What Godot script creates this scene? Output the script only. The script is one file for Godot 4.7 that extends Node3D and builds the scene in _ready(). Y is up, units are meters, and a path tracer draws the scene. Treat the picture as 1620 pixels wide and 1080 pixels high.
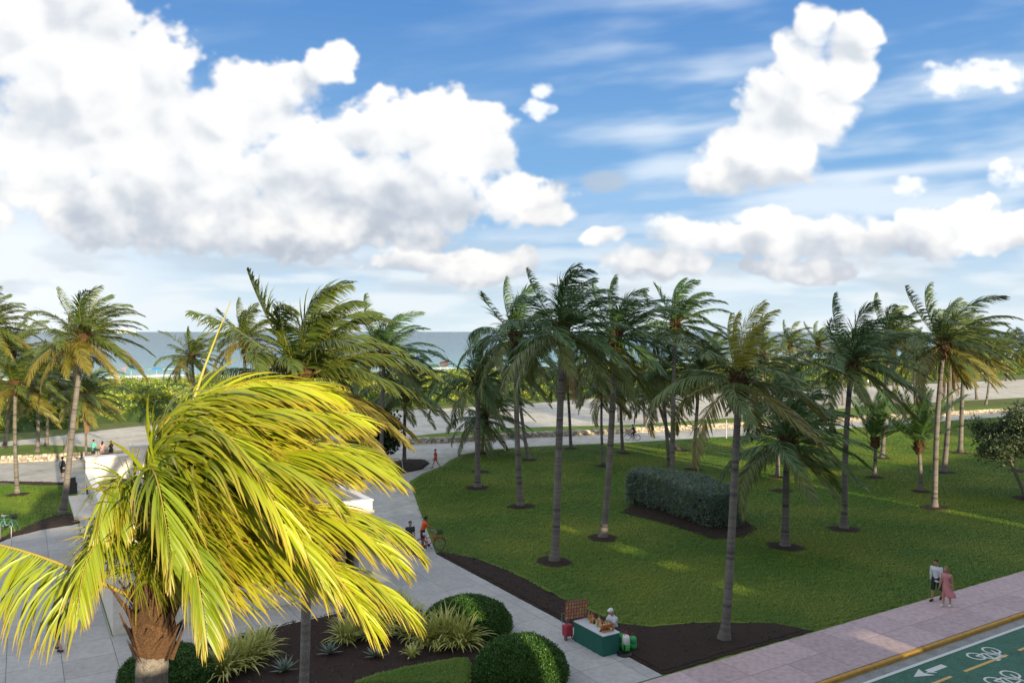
extends Node3D
# Seaside park seen from a roof terrace: palms on lawns, promenade, dune hedge, beach and sea.
# World: y up, metres; the camera looks along -z. Street axes: s runs along the street (to the south), t runs seaward.

const ES := Vector3(0.8545, 0.0, -0.5195)
const ET := Vector3(-0.5195, 0.0, -0.8545)
const EYE := 11.8
var M := {}
var used_names := {}
var rng := RandomNumberGenerator.new()

func st(s: float, t: float, y := 0.0) -> Vector3:
	return ES * s + ET * t + Vector3(0, y, 0)

func _ready() -> void:
	var t0 := Time.get_ticks_msec()
	rng.seed = 20240611
	make_camera_and_light()
	print("sky ", Time.get_ticks_msec() - t0)
	make_materials()
	make_ground()
	print("ground ", Time.get_ticks_msec() - t0)
	make_hotels()
	make_park_building()
	make_thicket_and_hedges()
	print("hedges ", Time.get_ticks_msec() - t0)
	make_palms()
	print("palms ", Time.get_ticks_msec() - t0)
	make_plants()
	print("plants ", Time.get_ticks_msec() - t0)
	make_street_things()
	print("things ", Time.get_ticks_msec() - t0)
	make_people()
	print("people ", Time.get_ticks_msec() - t0)

# ---------------------------------------------------------------- camera, sky, sun
func make_camera_and_light() -> void:
	var cam := Camera3D.new()
	cam.name = "camera"
	cam.fov = 45.72
	cam.near = 0.1
	cam.far = 40000.0
	add_child(cam)
	cam.position = Vector3(0, EYE, 0)
	cam.rotation_degrees = Vector3(-0.716, 0, 0)
	cam.current = true
	var env := Environment.new()
	env.background_mode = Environment.BG_SKY
	var pano := PanoramaSkyMaterial.new()
	pano.panorama = ImageTexture.create_from_image(sky_picture())
	var sky := Sky.new()
	sky.sky_material = pano
	env.sky = sky
	env.background_energy_multiplier = 2.0
	env.tonemap_mode = Environment.TONE_MAPPER_LINEAR
	env.tonemap_exposure = 2.3
	env.sdfgi_enabled = true
	env.ssao_enabled = true
	env.ssil_enabled = true
	var we := WorldEnvironment.new()
	we.name = "world_environment"
	we.environment = env
	add_child(we)
	var sun := DirectionalLight3D.new()
	sun.name = "sun"
	sun.light_energy = 1.15
	sun.light_color = Color(1.0, 0.91, 0.75)
	sun.light_angular_distance = 0.6
	sun.shadow_enabled = true
	add_child(sun)
	var elevation := deg_to_rad(10.5)
	var to_sun := -ET * cos(elevation) + Vector3(0, sin(elevation), 0)
	sun.look_at_from_position(Vector3(0, 50, 0), Vector3(0, 50, 0) - to_sun, Vector3.UP)

func ss(a: float, b: float, x: float) -> float:
	return smoothstep(a, b, x)

var n_puff := FastNoiseLite.new()
var n_soft := FastNoiseLite.new()
var n_wisp := FastNoiseLite.new()
var n_fine := FastNoiseLite.new()
var n_lump := FastNoiseLite.new()

func air(el: float, az: float) -> Vector3:
	# clear air from horizon to zenith, linear light
	var lo := Vector3(0.60, 0.71, 0.77)
	var mid := Vector3(0.21, 0.42, 0.69)
	var hi := Vector3(0.080, 0.225, 0.53)
	var c := lo.lerp(mid, ss(0.0, 0.17, el)).lerp(hi, ss(0.10, 0.46, el))
	# brighter air round the low sun, behind the camera
	var to_sun := Vector3(0.511, 0.182, 0.840)
	var d := Vector3(sin(az) * cos(el), sin(el), -cos(az) * cos(el)).dot(to_sun)
	var g := pow(clampf((d - 0.70) / 0.30, 0.0, 1.0), 2.0)
	return c.lerp(Vector3(1.9, 1.72, 1.40), g * 0.9)

# soft blobs of the cumulus in view: azimuth and height on the unit-distance plane (x right, y up), radii, weight
const BANK := [
	[-0.585,0.370,0.156,0.105],[-0.515,0.292,0.150,0.110],[-0.600,0.215,0.125,0.090],[-0.476,0.215,0.150,0.100],[-0.375,0.200,0.135,0.090],
	[-0.300,0.298,0.080,0.042],[-0.226,0.334,0.036,0.030],[-0.330,0.262,0.095,0.050],[-0.265,0.205,0.120,0.082],[-0.165,0.245,0.068,0.052],
	[-0.100,0.262,0.062,0.044],[-0.070,0.214,0.076,0.072],[-0.133,0.176,0.125,0.064],[-0.048,0.248,0.026,0.040],[0.008,0.168,0.068,0.032],
	[0.042,0.146,0.046,0.022],[-0.398,0.146,0.205,0.055],[-0.280,0.124,0.175,0.040],[-0.500,0.150,0.130,0.048],[-0.190,0.128,0.150,0.036]]
const TOWER := [
	[0.378,0.372,0.030,0.028],[0.362,0.325,0.050,0.050],[0.424,0.364,0.028,0.032],[0.414,0.318,0.036,0.050],[0.335,0.270,0.066,0.058],
	[0.378,0.255,0.056,0.048],[0.300,0.216,0.072,0.042],[0.266,0.192,0.052,0.024],[0.345,0.214,0.050,0.034]]
const LOWS := [
	[0.562,0.136,0.066,0.036],[0.612,0.122,0.056,0.034],[0.524,0.120,0.060,0.032],[0.382,0.122,0.085,0.030],[0.312,0.128,0.046,0.030],
	[0.211,0.124,0.046,0.024],[0.118,0.114,0.032,0.014],[0.290,0.112,0.110,0.028],[0.445,0.108,0.095,0.024],[0.660,0.125,0.06,0.03],
	[-0.086,0.088,0.110,0.020],[-0.133,0.084,0.046,0.016],[0.016,0.082,0.034,0.020],[-0.047,0.074,0.070,0.018],[0.180,0.080,0.09,0.02],[0.36,0.078,0.13,0.016]]
const BITS := [
	[0.035,0.296,0.013,0.013],[0.031,0.272,0.020,0.014],[0.539,0.311,0.030,0.022],[0.588,0.314,0.062,0.018],[0.496,0.180,0.019,0.012],[0.617,0.194,0.024,0.017]]
const GREYS := [[0.113,0.184,0.028,0.014],[0.056,0.178,0.016,0.008],[0.02,0.19,0.012,0.006]]

func blobs(list: Array, x: float, y: float) -> float:
	var best := -1.0
	for b in list:
		var dx: float = (x - b[0]) / b[2]
		var dy: float = (y - b[1]) / b[3]
		var d := 1.0 - (dx * dx + dy * dy)
		if d > best:
			best = d
	return best

func over(c: Vector3, top: Vector3, a: float) -> Vector3:
	return c.lerp(top, clampf(a, 0.0, 1.0))

func cloud_layer(c: Vector3, list: Array, x: float, y: float, rough: float, base_lo: float, base_hi: float, grey: float) -> Vector3:
	var d := blobs(list, x, y)
	if d < -0.9:
		return c
	var k := 900.0
	var wx := n_soft.get_noise_2d(x * k * 0.7, y * k * 0.7)
	var wy := n_soft.get_noise_2d(x * k * 0.7 + 300.0, y * k * 0.7 + 70.0)
	var px := x + wx * 0.02
	var py := y + wy * 0.016
	d = blobs(list, px, py)
	var p := puffs(px * k, py * k * 1.15)
	var f := n_fine.get_noise_2d(x * k, y * k * 1.2)
	var e := d + p * rough + f * rough * 0.55
	var soft := 0.30 + 0.5 * ss(-0.1, 0.5, wx)
	var a := ss(-0.12, soft, e)
	if a <= 0.0:
		return c
	# light from above, right and behind the camera: puffs that stand out are bright
	var q := puffs((px + 0.011) * k, (py + 0.013) * k * 1.15)
	var d2 := blobs(list, px + 0.012, py + 0.022)
	var big := n_soft.get_noise_2d(x * k * 0.9 + 70.0, y * k * 1.3)
	var lump := (n_lump.get_noise_2d((px + 0.016) * k, (py + 0.020) * k * 1.1) - n_lump.get_noise_2d(px * k, py * k * 1.1)) * 1.1
	var lit := 0.57 + lump + (p - q) * 0.20 + clampf(d - d2, -0.6, 0.8) * 0.5 + big * 0.26
	var dark := (1.0 - ss(base_lo - 0.03, base_hi + 0.015, y + wy * 0.030 + p * 0.026 + big * 0.035 + f * 0.012)) * grey
	var shade := Vector3(0.40, 0.445, 0.52).lerp(Vector3(0.56, 0.59, 0.64), ss(-0.4, 0.5, p + f * 0.6 + big * 0.5))
	var low := Vector3(0.60, 0.635, 0.68)
	var mid := Vector3(0.80, 0.81, 0.815)
	var bright := Vector3(0.95, 0.925, 0.885)
	var col := low.lerp(mid, ss(0.15, 0.55, lit)).lerp(bright, ss(0.45, 0.95, lit))
	col = col.lerp(shade, dark * (1.0 - 0.3 * ss(0.7, 1.1, lit)))
	return over(c, col, a * 0.97)

func puffs(x: float, y: float) -> float:
	# heaped round lumps of several sizes, about -0.6 to 0.6
	return -(n_puff.get_noise_2d(x, y) + 0.62) * 1.5

func sky_at(az: float, el: float) -> Vector3:
	var c := air(el, az)
	var dy := sin(el)
	var cl := cos(el)
	# thin high streaks
	var plane := Vector2(sin(az) * cl, -cos(az) * cl) / (dy + 0.10)
	var st1 := n_wisp.get_noise_2d(plane.x * 60.0 + plane.y * 14.0, plane.y * 240.0 - plane.x * 30.0)
	var st2 := n_soft.get_noise_2d(plane.x * 50.0 + 40.0, plane.y * 50.0)
	c = over(c, Vector3(0.80, 0.85, 0.90), ss(-0.10, 0.75, st1 + st2 * 0.5) * 0.62)
	# cumulus all round
	var q := plane * 95.0
	var big := n_soft.get_noise_2d(q.x * 0.8 + 900.0, q.y * 0.8)
	var puff := -n_puff.get_noise_2d(q.x * 1.6, q.y * 1.6) * 0.7 - 0.3
	var e := big * 1.1 + puff * 0.35 + 0.22
	var a := ss(0.05, 0.28, e)
	if a > 0.0:
		var puff2 := -n_puff.get_noise_2d((q.x - 3.0) * 1.6, (q.y + 4.0) * 1.6) * 0.7 - 0.3
		var lit := clampf(0.66 + (puff - puff2) * 0.5, 0.0, 1.0)
		var col := Vector3(0.60, 0.635, 0.68).lerp(Vector3(0.95, 0.925, 0.885), ss(0.2, 0.8, lit))
		c = over(c, col, a * 0.92)
	return low_layers(c, az * 1.02, tan(el))

func low_layers(c: Vector3, x: float, y: float) -> Vector3:
	# flat layers of cloud toward the horizon
	var k := 900.0
	var l1 := n_wisp.get_noise_2d(x * k * 0.35, y * k * 2.4)
	var l2 := n_soft.get_noise_2d(x * k * 0.5 + 55.0, y * k * 1.6)
	var band := (1.0 - ss(0.07, 0.15, y))
	c = over(c, Vector3(0.74, 0.79, 0.82), ss(-0.25, 0.35, l1 + l2 * 0.4) * band * 0.75)
	c = over(c, Vector3(0.50, 0.57, 0.64), ss(0.05, 0.5, l2 - l1 * 0.5) * band * ss(0.015, 0.05, y) * 0.55)
	return c

func sky_in_view(x: float, y: float, az: float, el: float) -> Vector3:
	var c := air(el, az)
	var k := 900.0
	var s1 := n_wisp.get_noise_2d(x * k * 0.22 - y * k * 0.1, y * k * 1.25 - x * k * 0.12)
	var s2 := n_soft.get_noise_2d(x * k * 0.25 + 9.0, y * k * 0.5)
	var east := ss(-0.10, 0.25, x)
	c = over(c, Vector3(0.70, 0.78, 0.86), ss(-0.25, 0.8, s1 + s2 * 0.6) * (0.25 + 0.6 * east) * (1.0 - 0.45 * ss(0.25, 0.4, y)))
	# the long streak at the right
	var sy := 0.183 + (x - 0.33) * 0.085 + s2 * 0.006
	c = over(c, Vector3(0.86, 0.89, 0.91), exp(-pow((y - sy) / 0.0075, 2.0)) * ss(0.27, 0.36, x) * 0.55)
	# haze beside the left bank
	c = over(c, Vector3(0.86, 0.89, 0.91), (1.0 - ss(-0.62, -0.30, x)) * (1.0 - ss(0.10, 0.24, y)) * 0.8)
	c = low_layers(c, x, y)
	var gd := blobs(GREYS, x + s2 * 0.01, y)
	c = over(c, Vector3(0.42, 0.50, 0.60), ss(-0.6, 0.8, gd + s1 * 0.8) * 0.8 * ss(-0.98, -0.4, gd))
	var raw := blobs(BITS, x + s2 * 0.012, y)
	var bd := raw + n_fine.get_noise_2d(x * k * 1.1, y * k * 1.5) * 1.5 + n_soft.get_noise_2d(x * k * 2.0, y * k * 2.0) * 0.8
	c = over(c, Vector3(0.92, 0.93, 0.94), ss(-0.5, 0.9, bd) * 0.85 * ss(-0.95, -0.2, raw))
	c = cloud_layer(c, LOWS, x, y, 0.85, 0.078, 0.125, 0.75)
	c = cloud_layer(c, TOWER, x, y, 0.62, 0.165, 0.212 - (x - 0.25) * 0.22, 0.75)
	c = cloud_layer(c, BANK, x, y, 0.72, 0.088 + maxf(0.0, x + 0.35) * 0.06, 0.178 + maxf(0.0, x + 0.35) * 0.02, 1.0 - 0.35 * ss(-0.15, 0.05, x))
	return c

func to_srgb(v: float) -> float:
	return 12.92 * v if v <= 0.0031308 else 1.055 * pow(v, 0.41667) - 0.055

func put_row(buf: PackedByteArray, at: int, c: Vector3) -> void:
	buf[at] = int(clampf(to_srgb(c.x), 0.0, 1.0) * 255.0)
	buf[at + 1] = int(clampf(to_srgb(c.y), 0.0, 1.0) * 255.0)
	buf[at + 2] = int(clampf(to_srgb(c.z), 0.0, 1.0) * 255.0)

func sky_picture() -> Image:
	n_puff.seed = 11; n_puff.noise_type = FastNoiseLite.TYPE_CELLULAR; n_puff.frequency = 0.018
	n_puff.cellular_return_type = FastNoiseLite.RETURN_DISTANCE; n_puff.fractal_type = FastNoiseLite.FRACTAL_FBM; n_puff.fractal_octaves = 4; n_puff.fractal_gain = 0.55
	n_lump.seed = 14; n_lump.noise_type = FastNoiseLite.TYPE_CELLULAR; n_lump.frequency = 0.011; n_lump.cellular_return_type = FastNoiseLite.RETURN_DISTANCE; n_lump.fractal_type = FastNoiseLite.FRACTAL_FBM; n_lump.fractal_octaves = 2; n_lump.fractal_gain = 0.4
	n_soft.seed = 5; n_soft.noise_type = FastNoiseLite.TYPE_SIMPLEX_SMOOTH; n_soft.frequency = 0.011; n_soft.fractal_type = FastNoiseLite.FRACTAL_FBM; n_soft.fractal_octaves = 4
	n_wisp.seed = 21; n_wisp.noise_type = FastNoiseLite.TYPE_SIMPLEX_SMOOTH; n_wisp.frequency = 0.012; n_wisp.fractal_type = FastNoiseLite.FRACTAL_FBM; n_wisp.fractal_octaves = 5
	n_fine.seed = 31; n_fine.noise_type = FastNoiseLite.TYPE_SIMPLEX_SMOOTH; n_fine.frequency = 0.03; n_fine.fractal_type = FastNoiseLite.FRACTAL_FBM; n_fine.fractal_octaves = 4
	var W := 4096
	var H := 2048
	# whole sky, coarse
	var cw := 1024
	var ch := 256
	var buf := PackedByteArray()
	buf.resize(cw * ch * 4)
	for j in ch:
		var el := (1.0 - (j + 0.5) / ch) * PI / 2
		for i in cw:
			var az := ((i + 0.5) / cw - 0.5) * TAU
			var at := (j * cw + i) * 4
			put_row(buf, at, sky_at(az, el) * 0.53 * 0.5)
			buf[at + 3] = 255
	var upper := Image.create_from_data(cw, ch, false, Image.FORMAT_RGBA8, buf)
	upper.resize(W, H / 2, Image.INTERPOLATE_CUBIC)
	var pic := Image.create(W, H, false, Image.FORMAT_RGBA8)
	pic.fill(Color(0.45, 0.5, 0.5))
	pic.blit_rect(upper, Rect2i(0, 0, W, H / 2), Vector2i(0, 0))
	# the part toward the sea, fine
	var per := W / 360.0
	var x0 := int(W / 2 - 37 * per)
	var x1 := int(W / 2 + 37 * per)
	var y0 := int(H / 2 - 28 * per)
	var fw := x1 - x0
	var fh := H / 2 - y0
	var fine := PackedByteArray()
	fine.resize(fw * fh * 4)
	for j in fh:
		var el := (H / 2 - y0 - j - 0.5) / H * PI
		var aj := 1.0 - ss(24.5, 27.8, rad_to_deg(el))
		var te := tan(el)
		for i in fw:
			var az := (x0 + i + 0.5 - W / 2) / W * TAU
			var at := (j * fw + i) * 4
			put_row(fine, at, sky_in_view(tan(az), te / cos(az), az, el) * 0.53 * 0.5)
			fine[at + 3] = int(255 * aj * (1.0 - ss(33.5, 36.8, absf(rad_to_deg(az)))))
	var view := Image.create_from_data(fw, fh, false, Image.FORMAT_RGBA8, fine)
	pic.blend_rect(view, Rect2i(0, 0, fw, fh), Vector2i(x0, y0))
	# the panorama's left edge is straight ahead (-z)
	var turned := Image.create(W, H, false, Image.FORMAT_RGBA8)
	turned.blit_rect(pic, Rect2i(W / 2, 0, W / 2, H), Vector2i(0, 0))
	turned.blit_rect(pic, Rect2i(0, 0, W / 2, H), Vector2i(W / 2, 0))
	return turned

# ---------------------------------------------------------------- names, tags, mesh builder
func numbered(called: String) -> String:
	var n: int = used_names.get(called, 0)
	used_names[called] = n + 1
	return called if n == 0 else "%s_%03d" % [called, n]

func tag(o: Node, label: String, category: String, group := "") -> void:
	o.set_meta("label", label)
	o.set_meta("category", category)
	if group:
		o.set_meta("group", group)

func thing(called: String, label: String, category: String, at := Vector3.ZERO, turn := 0.0, group := "") -> Node3D:
	var o := Node3D.new()
	o.name = numbered(called)
	add_child(o)
	o.position = at
	o.rotation.y = turn
	tag(o, label, category, group)
	return o

func part(called: String, mesh: Mesh, m: Material, parent: Node, at := Vector3.ZERO) -> MeshInstance3D:
	var o := MeshInstance3D.new()
	o.name = called
	o.mesh = mesh
	o.material_override = m
	o.position = at
	parent.add_child(o, true)
	return o

func structure(called: String, mesh: Mesh, m: Material) -> MeshInstance3D:
	var o := MeshInstance3D.new()
	o.name = numbered(called)
	o.mesh = mesh
	o.material_override = m
	add_child(o)
	o.set_meta("kind", "structure")
	return o

class MB:
	var v := PackedVector3Array()
	var c := PackedColorArray()
	var i := PackedInt32Array()
	var uv := PackedVector2Array()
	var col := Color(1, 1, 1)
	func vert(p: Vector3) -> int:
		v.append(p); c.append(col)
		return v.size() - 1
	func tri(a: int, b: int, d: int) -> void:
		i.append(a); i.append(b); i.append(d)
	func face(p: Array) -> void:
		# a flat polygon fan, its corners clockwise seen from the front
		var at := v.size()
		for q in p:
			v.append(q); c.append(col)
		for k in range(1, p.size() - 1):
			i.append(at); i.append(at + k); i.append(at + k + 1)
	func box(t: Transform3D, size: Vector3, taper := 1.0) -> void:
		var h := size * 0.5
		var p := []
		for y in [-1.0, 1.0]:
			var k: float = 1.0 if y < 0 else taper
			for q in [[-1, -1], [1, -1], [1, 1], [-1, 1]]:
				p.append(t * Vector3(h.x * q[0] * k, h.y * y, h.z * q[1] * k))
		face([p[0], p[3], p[2], p[1]]); face([p[4], p[5], p[6], p[7]])
		for k in 4:
			var n := (k + 1) % 4
			face([p[k], p[n], p[n + 4], p[k + 4]])
	func rbox(t: Transform3D, size: Vector3, r: float) -> void:
		# box with chamfered vertical and top edges
		var h := size * 0.5
		var ring := func(y: float, ins: float) -> Array:
			var x := h.x - ins
			var z := h.z - ins
			var o := []
			for q in [[-x, -z + r], [-x + r, -z], [x - r, -z], [x, -z + r], [x, z - r], [x - r, z], [-x + r, z], [-x, z - r]]:
				o.append(t * Vector3(q[0], y, q[1]))
			return o
		var a: Array = ring.call(-h.y, 0.0)
		var b: Array = ring.call(h.y - r, 0.0)
		var d: Array = ring.call(h.y, r * 0.9)
		for k in 8:
			var n := (k + 1) % 8
			face([a[k], a[n], b[n], b[k]])
			face([b[k], b[n], d[n], d[k]])
		face(d)
		a.reverse(); face(a)
	func tube(path: Array, radii: Array, sides: int, cap := true, cols := []) -> void:
		# a smooth tapered tube along a path
		var n := path.size()
		var side := Vector3.ZERO
		var first := v.size()
		for k in n:
			var d: Vector3 = (path[mini(k + 1, n - 1)] - path[maxi(k - 1, 0)]).normalized()
			if side == Vector3.ZERO:
				side = d.cross(Vector3.UP if absf(d.y) < 0.9 else Vector3.RIGHT).normalized()
			side = (side - d * side.dot(d)).normalized()
			var up := side.cross(d)
			if cols.size() > 0:
				col = cols[k]
			for q in sides:
				var a := TAU * q / sides
				vert(path[k] + (side * cos(a) + up * sin(a)) * radii[k])
		for k in n - 1:
			for q in sides:
				var r := (q + 1) % sides
				var a := first + k * sides + q
				var b := first + k * sides + r
				tri(a, a + sides, b); tri(b, a + sides, b + sides)
		if cap:
			for e in [0, n - 1]:
				var m := vert(path[e])
				for q in sides:
					var a: int = first + e * sides + q
					var b: int = first + e * sides + (q + 1) % sides
					if e == 0: tri(m, a, b)
					else: tri(m, b, a)
	func ball(t: Transform3D, rings := 6, sides := 8) -> void:
		var first := v.size()
		for k in rings + 1:
			var a := PI * k / rings
			for q in sides:
				var b := TAU * q / sides
				vert(t * Vector3(sin(a) * cos(b), cos(a), sin(a) * sin(b)))
		for k in rings:
			for q in sides:
				var r := (q + 1) % sides
				var a := first + k * sides + q
				var b := first + k * sides + r
				tri(a, b, a + sides); tri(b, b + sides, a + sides)
	func mesh(smooth := false) -> ArrayMesh:
		var n := PackedVector3Array()
		n.resize(v.size())
		for k in range(0, i.size(), 3):
			var a := i[k]
			var b := i[k + 1]
			var d := i[k + 2]
			var q := (v[d] - v[a]).cross(v[b] - v[a])
			n[a] += q; n[b] += q; n[d] += q
		for k in n.size():
			n[k] = n[k].normalized() if n[k].length_squared() > 1e-18 else Vector3.UP
		var arr := []
		arr.resize(Mesh.ARRAY_MAX)
		arr[Mesh.ARRAY_VERTEX] = v
		arr[Mesh.ARRAY_NORMAL] = n
		arr[Mesh.ARRAY_COLOR] = c
		arr[Mesh.ARRAY_INDEX] = i
		if uv.size() == v.size() and uv.size() > 0:
			arr[Mesh.ARRAY_TEX_UV] = uv
		var am := ArrayMesh.new()
		am.add_surface_from_arrays(Mesh.PRIMITIVE_TRIANGLES, arr)
		return am

func at_axis(p: Vector3, turn := 0.0) -> Transform3D:
	return Transform3D(Basis(Vector3.UP, turn), p)

const STREET := 0.5463   # turn about y that lays local +x along s and local -z along t

# ---------------------------------------------------------------- materials
func lin(r: float, g: float, b: float) -> Color:
	return Color(r, g, b).linear_to_srgb()

func ramp(stops: Array) -> Gradient:
	var g := Gradient.new()
	var off := PackedFloat32Array()
	var cols := PackedColorArray()
	for q in stops:
		off.append(q[0]); cols.append(lin(q[1], q[2], q[3]))
	g.offsets = off
	g.colors = cols
	return g

func noise_picture(noise_seed: int, freq: float, octaves: int, stops: Array, size := 512, kind := FastNoiseLite.TYPE_SIMPLEX_SMOOTH, bump := 0.0) -> NoiseTexture2D:
	var n := FastNoiseLite.new()
	n.seed = noise_seed
	n.noise_type = kind
	n.frequency = freq
	n.fractal_type = FastNoiseLite.FRACTAL_FBM
	n.fractal_octaves = octaves
	var t := NoiseTexture2D.new()
	t.width = size
	t.height = size
	t.seamless = true
	t.noise = n
	if bump > 0.0:
		t.as_normal_map = true
		t.bump_strength = bump
	elif stops.size():
		t.color_ramp = ramp(stops)
	return t

func flat(r: float, g: float, b: float, rough := 0.75, metal := 0.0) -> StandardMaterial3D:
	var m := StandardMaterial3D.new()
	m.albedo_color = lin(r, g, b)
	m.roughness = rough
	m.metallic = metal
	return m

func grained(tex: Texture2D, tile: float, rough: float, coarse: Texture2D = null, coarse_tile := 30.0, normal: Texture2D = null, normal_scale := 0.6) -> StandardMaterial3D:
	var m := StandardMaterial3D.new()
	m.albedo_texture = tex
	m.roughness = rough
	m.uv1_triplanar = true
	m.uv1_world_triplanar = true
	m.uv1_scale = Vector3.ONE / tile
	if coarse:
		m.detail_enabled = true
		m.detail_blend_mode = BaseMaterial3D.BLEND_MODE_MUL
		m.detail_albedo = coarse
		m.detail_uv_layer = BaseMaterial3D.DETAIL_UV_2
		m.uv2_triplanar = true
		m.uv2_world_triplanar = true
		m.uv2_scale = Vector3.ONE / coarse_tile
	if normal:
		m.normal_enabled = true
		m.normal_texture = normal
		m.normal_scale = normal_scale
	return m

func leafy(rough := 0.45, through := 0.55, tint := Color(1, 1, 1)) -> StandardMaterial3D:
	var m := StandardMaterial3D.new()
	m.albedo_color = tint
	m.vertex_color_use_as_albedo = true
	m.roughness = rough
	m.cull_mode = BaseMaterial3D.CULL_DISABLED
	m.backlight_enabled = true
	m.backlight = Color(through, through, through)
	return m

func painted(rough := 0.8) -> StandardMaterial3D:
	var m := StandardMaterial3D.new()
	m.vertex_color_use_as_albedo = true
	m.roughness = rough
	return m

func make_materials() -> void:
	var patchy := noise_picture(3, 0.012, 4, [[0.0, 0.66, 0.66, 0.60], [0.35, 0.82, 0.84, 0.78], [0.6, 0.93, 0.94, 0.90], [1.0, 1.0, 1.0, 1.0]])
	var mild := noise_picture(30, 0.012, 5, [[0.0, 0.86, 0.86, 0.85], [0.4, 0.94, 0.94, 0.93], [1.0, 1.0, 1.0, 1.0]])
	var bumps := noise_picture(8, 0.09, 4, [], 512, FastNoiseLite.TYPE_SIMPLEX_SMOOTH, 6.0)
	M.lawn = grained(noise_picture(1, 0.06, 5, [[0.0, 0.068, 0.145, 0.005], [0.40, 0.110, 0.205, 0.008], [0.62, 0.145, 0.235, 0.012], [0.85, 0.20, 0.26, 0.024], [1.0, 0.25, 0.27, 0.05]], 1024), 5.0, 0.9, patchy, 23.0, bumps, 0.8)
	M.dry_lawn = grained(noise_picture(2, 0.05, 5, [[0.0, 0.07, 0.11, 0.02], [0.5, 0.13, 0.17, 0.035], [1.0, 0.24, 0.22, 0.08]]), 4.0, 0.9, patchy, 17.0, bumps, 0.8)
	M.mulch = grained(noise_picture(4, 0.12, 4, [[0.0, 0.010, 0.005, 0.003], [0.45, 0.030, 0.0145, 0.009], [0.75, 0.058, 0.028, 0.017], [1.0, 0.12, 0.060, 0.036]]), 1.6, 0.95, patchy, 6.0, bumps, 2.0)
	var conc := [[0.0, 0.40, 0.395, 0.38], [0.4, 0.46, 0.455, 0.44], [0.7, 0.49, 0.485, 0.47], [1.0, 0.53, 0.525, 0.505]]
	M.slab = []
	for k in 4:
		var m := grained(noise_picture(5, 0.02, 6, conc), 3.1, 0.8, mild, 7.0 + k, bumps, 0.12)
		m.albedo_color = Color(1, 1, 1).darkened([0.0, 0.03, 0.06, 0.015][k])
		m.uv1_offset = Vector3(k * 0.3, 0, k * 0.7)
		M.slab.append(m)
	M.concrete = grained(noise_picture(6, 0.015, 6, [[0.0, 0.42, 0.41, 0.39], [0.5, 0.52, 0.51, 0.485], [1.0, 0.62, 0.61, 0.58]]), 6.0, 0.85, patchy, 19.0, bumps, 0.1)
	M.sandy_walk = grained(noise_picture(7, 0.02, 6, [[0.0, 0.50, 0.47, 0.42], [0.5, 0.61, 0.57, 0.515], [1.0, 0.70, 0.66, 0.60]]), 7.0, 0.9, patchy, 31.0)
	M.pink = []
	for k in 4:
		var m := grained(noise_picture(9, 0.018, 6, [[0.0, 0.42, 0.32, 0.335], [0.45, 0.53, 0.41, 0.425], [1.0, 0.62, 0.50, 0.51]]), 2.7, 0.8, mild, 9.0 + k, bumps, 0.1)
		m.albedo_color = Color(1, 1, 1).darkened([0.0, 0.035, 0.07, 0.02][k])
		m.uv1_offset = Vector3(k * 0.37, 0, k * 0.21)
		M.pink.append(m)
	M.joint = flat(0.11, 0.105, 0.10, 0.95)
	M.kerb = grained(noise_picture(10, 0.05, 5, [[0.0, 0.16, 0.09, 0.035], [0.22, 0.42, 0.22, 0.04], [0.6, 0.58, 0.33, 0.055], [1.0, 0.66, 0.42, 0.10]]), 1.1, 0.7, patchy, 3.0)
	M.gutter = grained(noise_picture(11, 0.04, 5, [[0.0, 0.20, 0.21, 0.22], [0.6, 0.32, 0.33, 0.34], [1.0, 0.42, 0.42, 0.42]]), 1.7, 0.85, patchy, 5.0)
	M.asphalt = grained(noise_picture(12, 0.2, 4, [[0.0, 0.03, 0.03, 0.03], [1.0, 0.075, 0.075, 0.075]]), 1.5, 0.9)
	M.green_lane = grained(noise_picture(13, 0.03, 6, [[0.0, 0.020, 0.085, 0.060], [0.5, 0.030, 0.145, 0.098], [1.0, 0.060, 0.20, 0.14]]), 2.3, 0.7, patchy, 6.0, bumps, 0.3)
	M.lane_white = grained(noise_picture(14, 0.06, 5, [[0.0, 0.30, 0.36, 0.34], [0.35, 0.58, 0.62, 0.60], [1.0, 0.74, 0.76, 0.74]]), 1.3, 0.7)
	M.lane_yellow = grained(noise_picture(15, 0.06, 5, [[0.0, 0.30, 0.20, 0.06], [0.4, 0.60, 0.40, 0.13], [1.0, 0.70, 0.50, 0.18]]), 1.3, 0.7)
	M.sand = grained(noise_picture(16, 0.03, 5, [[0.0, 0.55, 0.48, 0.38], [1.0, 0.74, 0.67, 0.56]]), 5.0, 0.95, patchy, 41.0)
	M.sea = StandardMaterial3D.new()
	M.sea.vertex_color_use_as_albedo = true
	M.sea.roughness = 0.22
	M.sea.normal_enabled = true
	M.sea.normal_texture = noise_picture(17, 0.02, 5, [], 512, FastNoiseLite.TYPE_SIMPLEX_SMOOTH, 12.0)
	M.sea.normal_scale = 1.0
	M.sea.uv1_triplanar = true
	M.sea.uv1_world_triplanar = true
	M.sea.uv1_scale = Vector3(1.0 / 33.0, 1.0, 1.0 / 33.0)
	M.white_wall = grained(noise_picture(18, 0.03, 5, [[0.0, 0.60, 0.57, 0.51], [0.4, 0.70, 0.67, 0.61], [1.0, 0.78, 0.755, 0.70]]), 2.6, 0.8, noise_picture(19, 0.02, 5, [[0.0, 0.78, 0.76, 0.72], [0.4, 0.95, 0.94, 0.93], [1.0, 1.0, 1.0, 1.0]]), 4.3)
	M.roof_felt = grained(noise_picture(20, 0.04, 5, [[0.0, 0.16, 0.15, 0.14], [1.0, 0.34, 0.32, 0.30]]), 3.3, 0.9)
	M.stone = painted(0.9)
	M.trunk = StandardMaterial3D.new()
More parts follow.
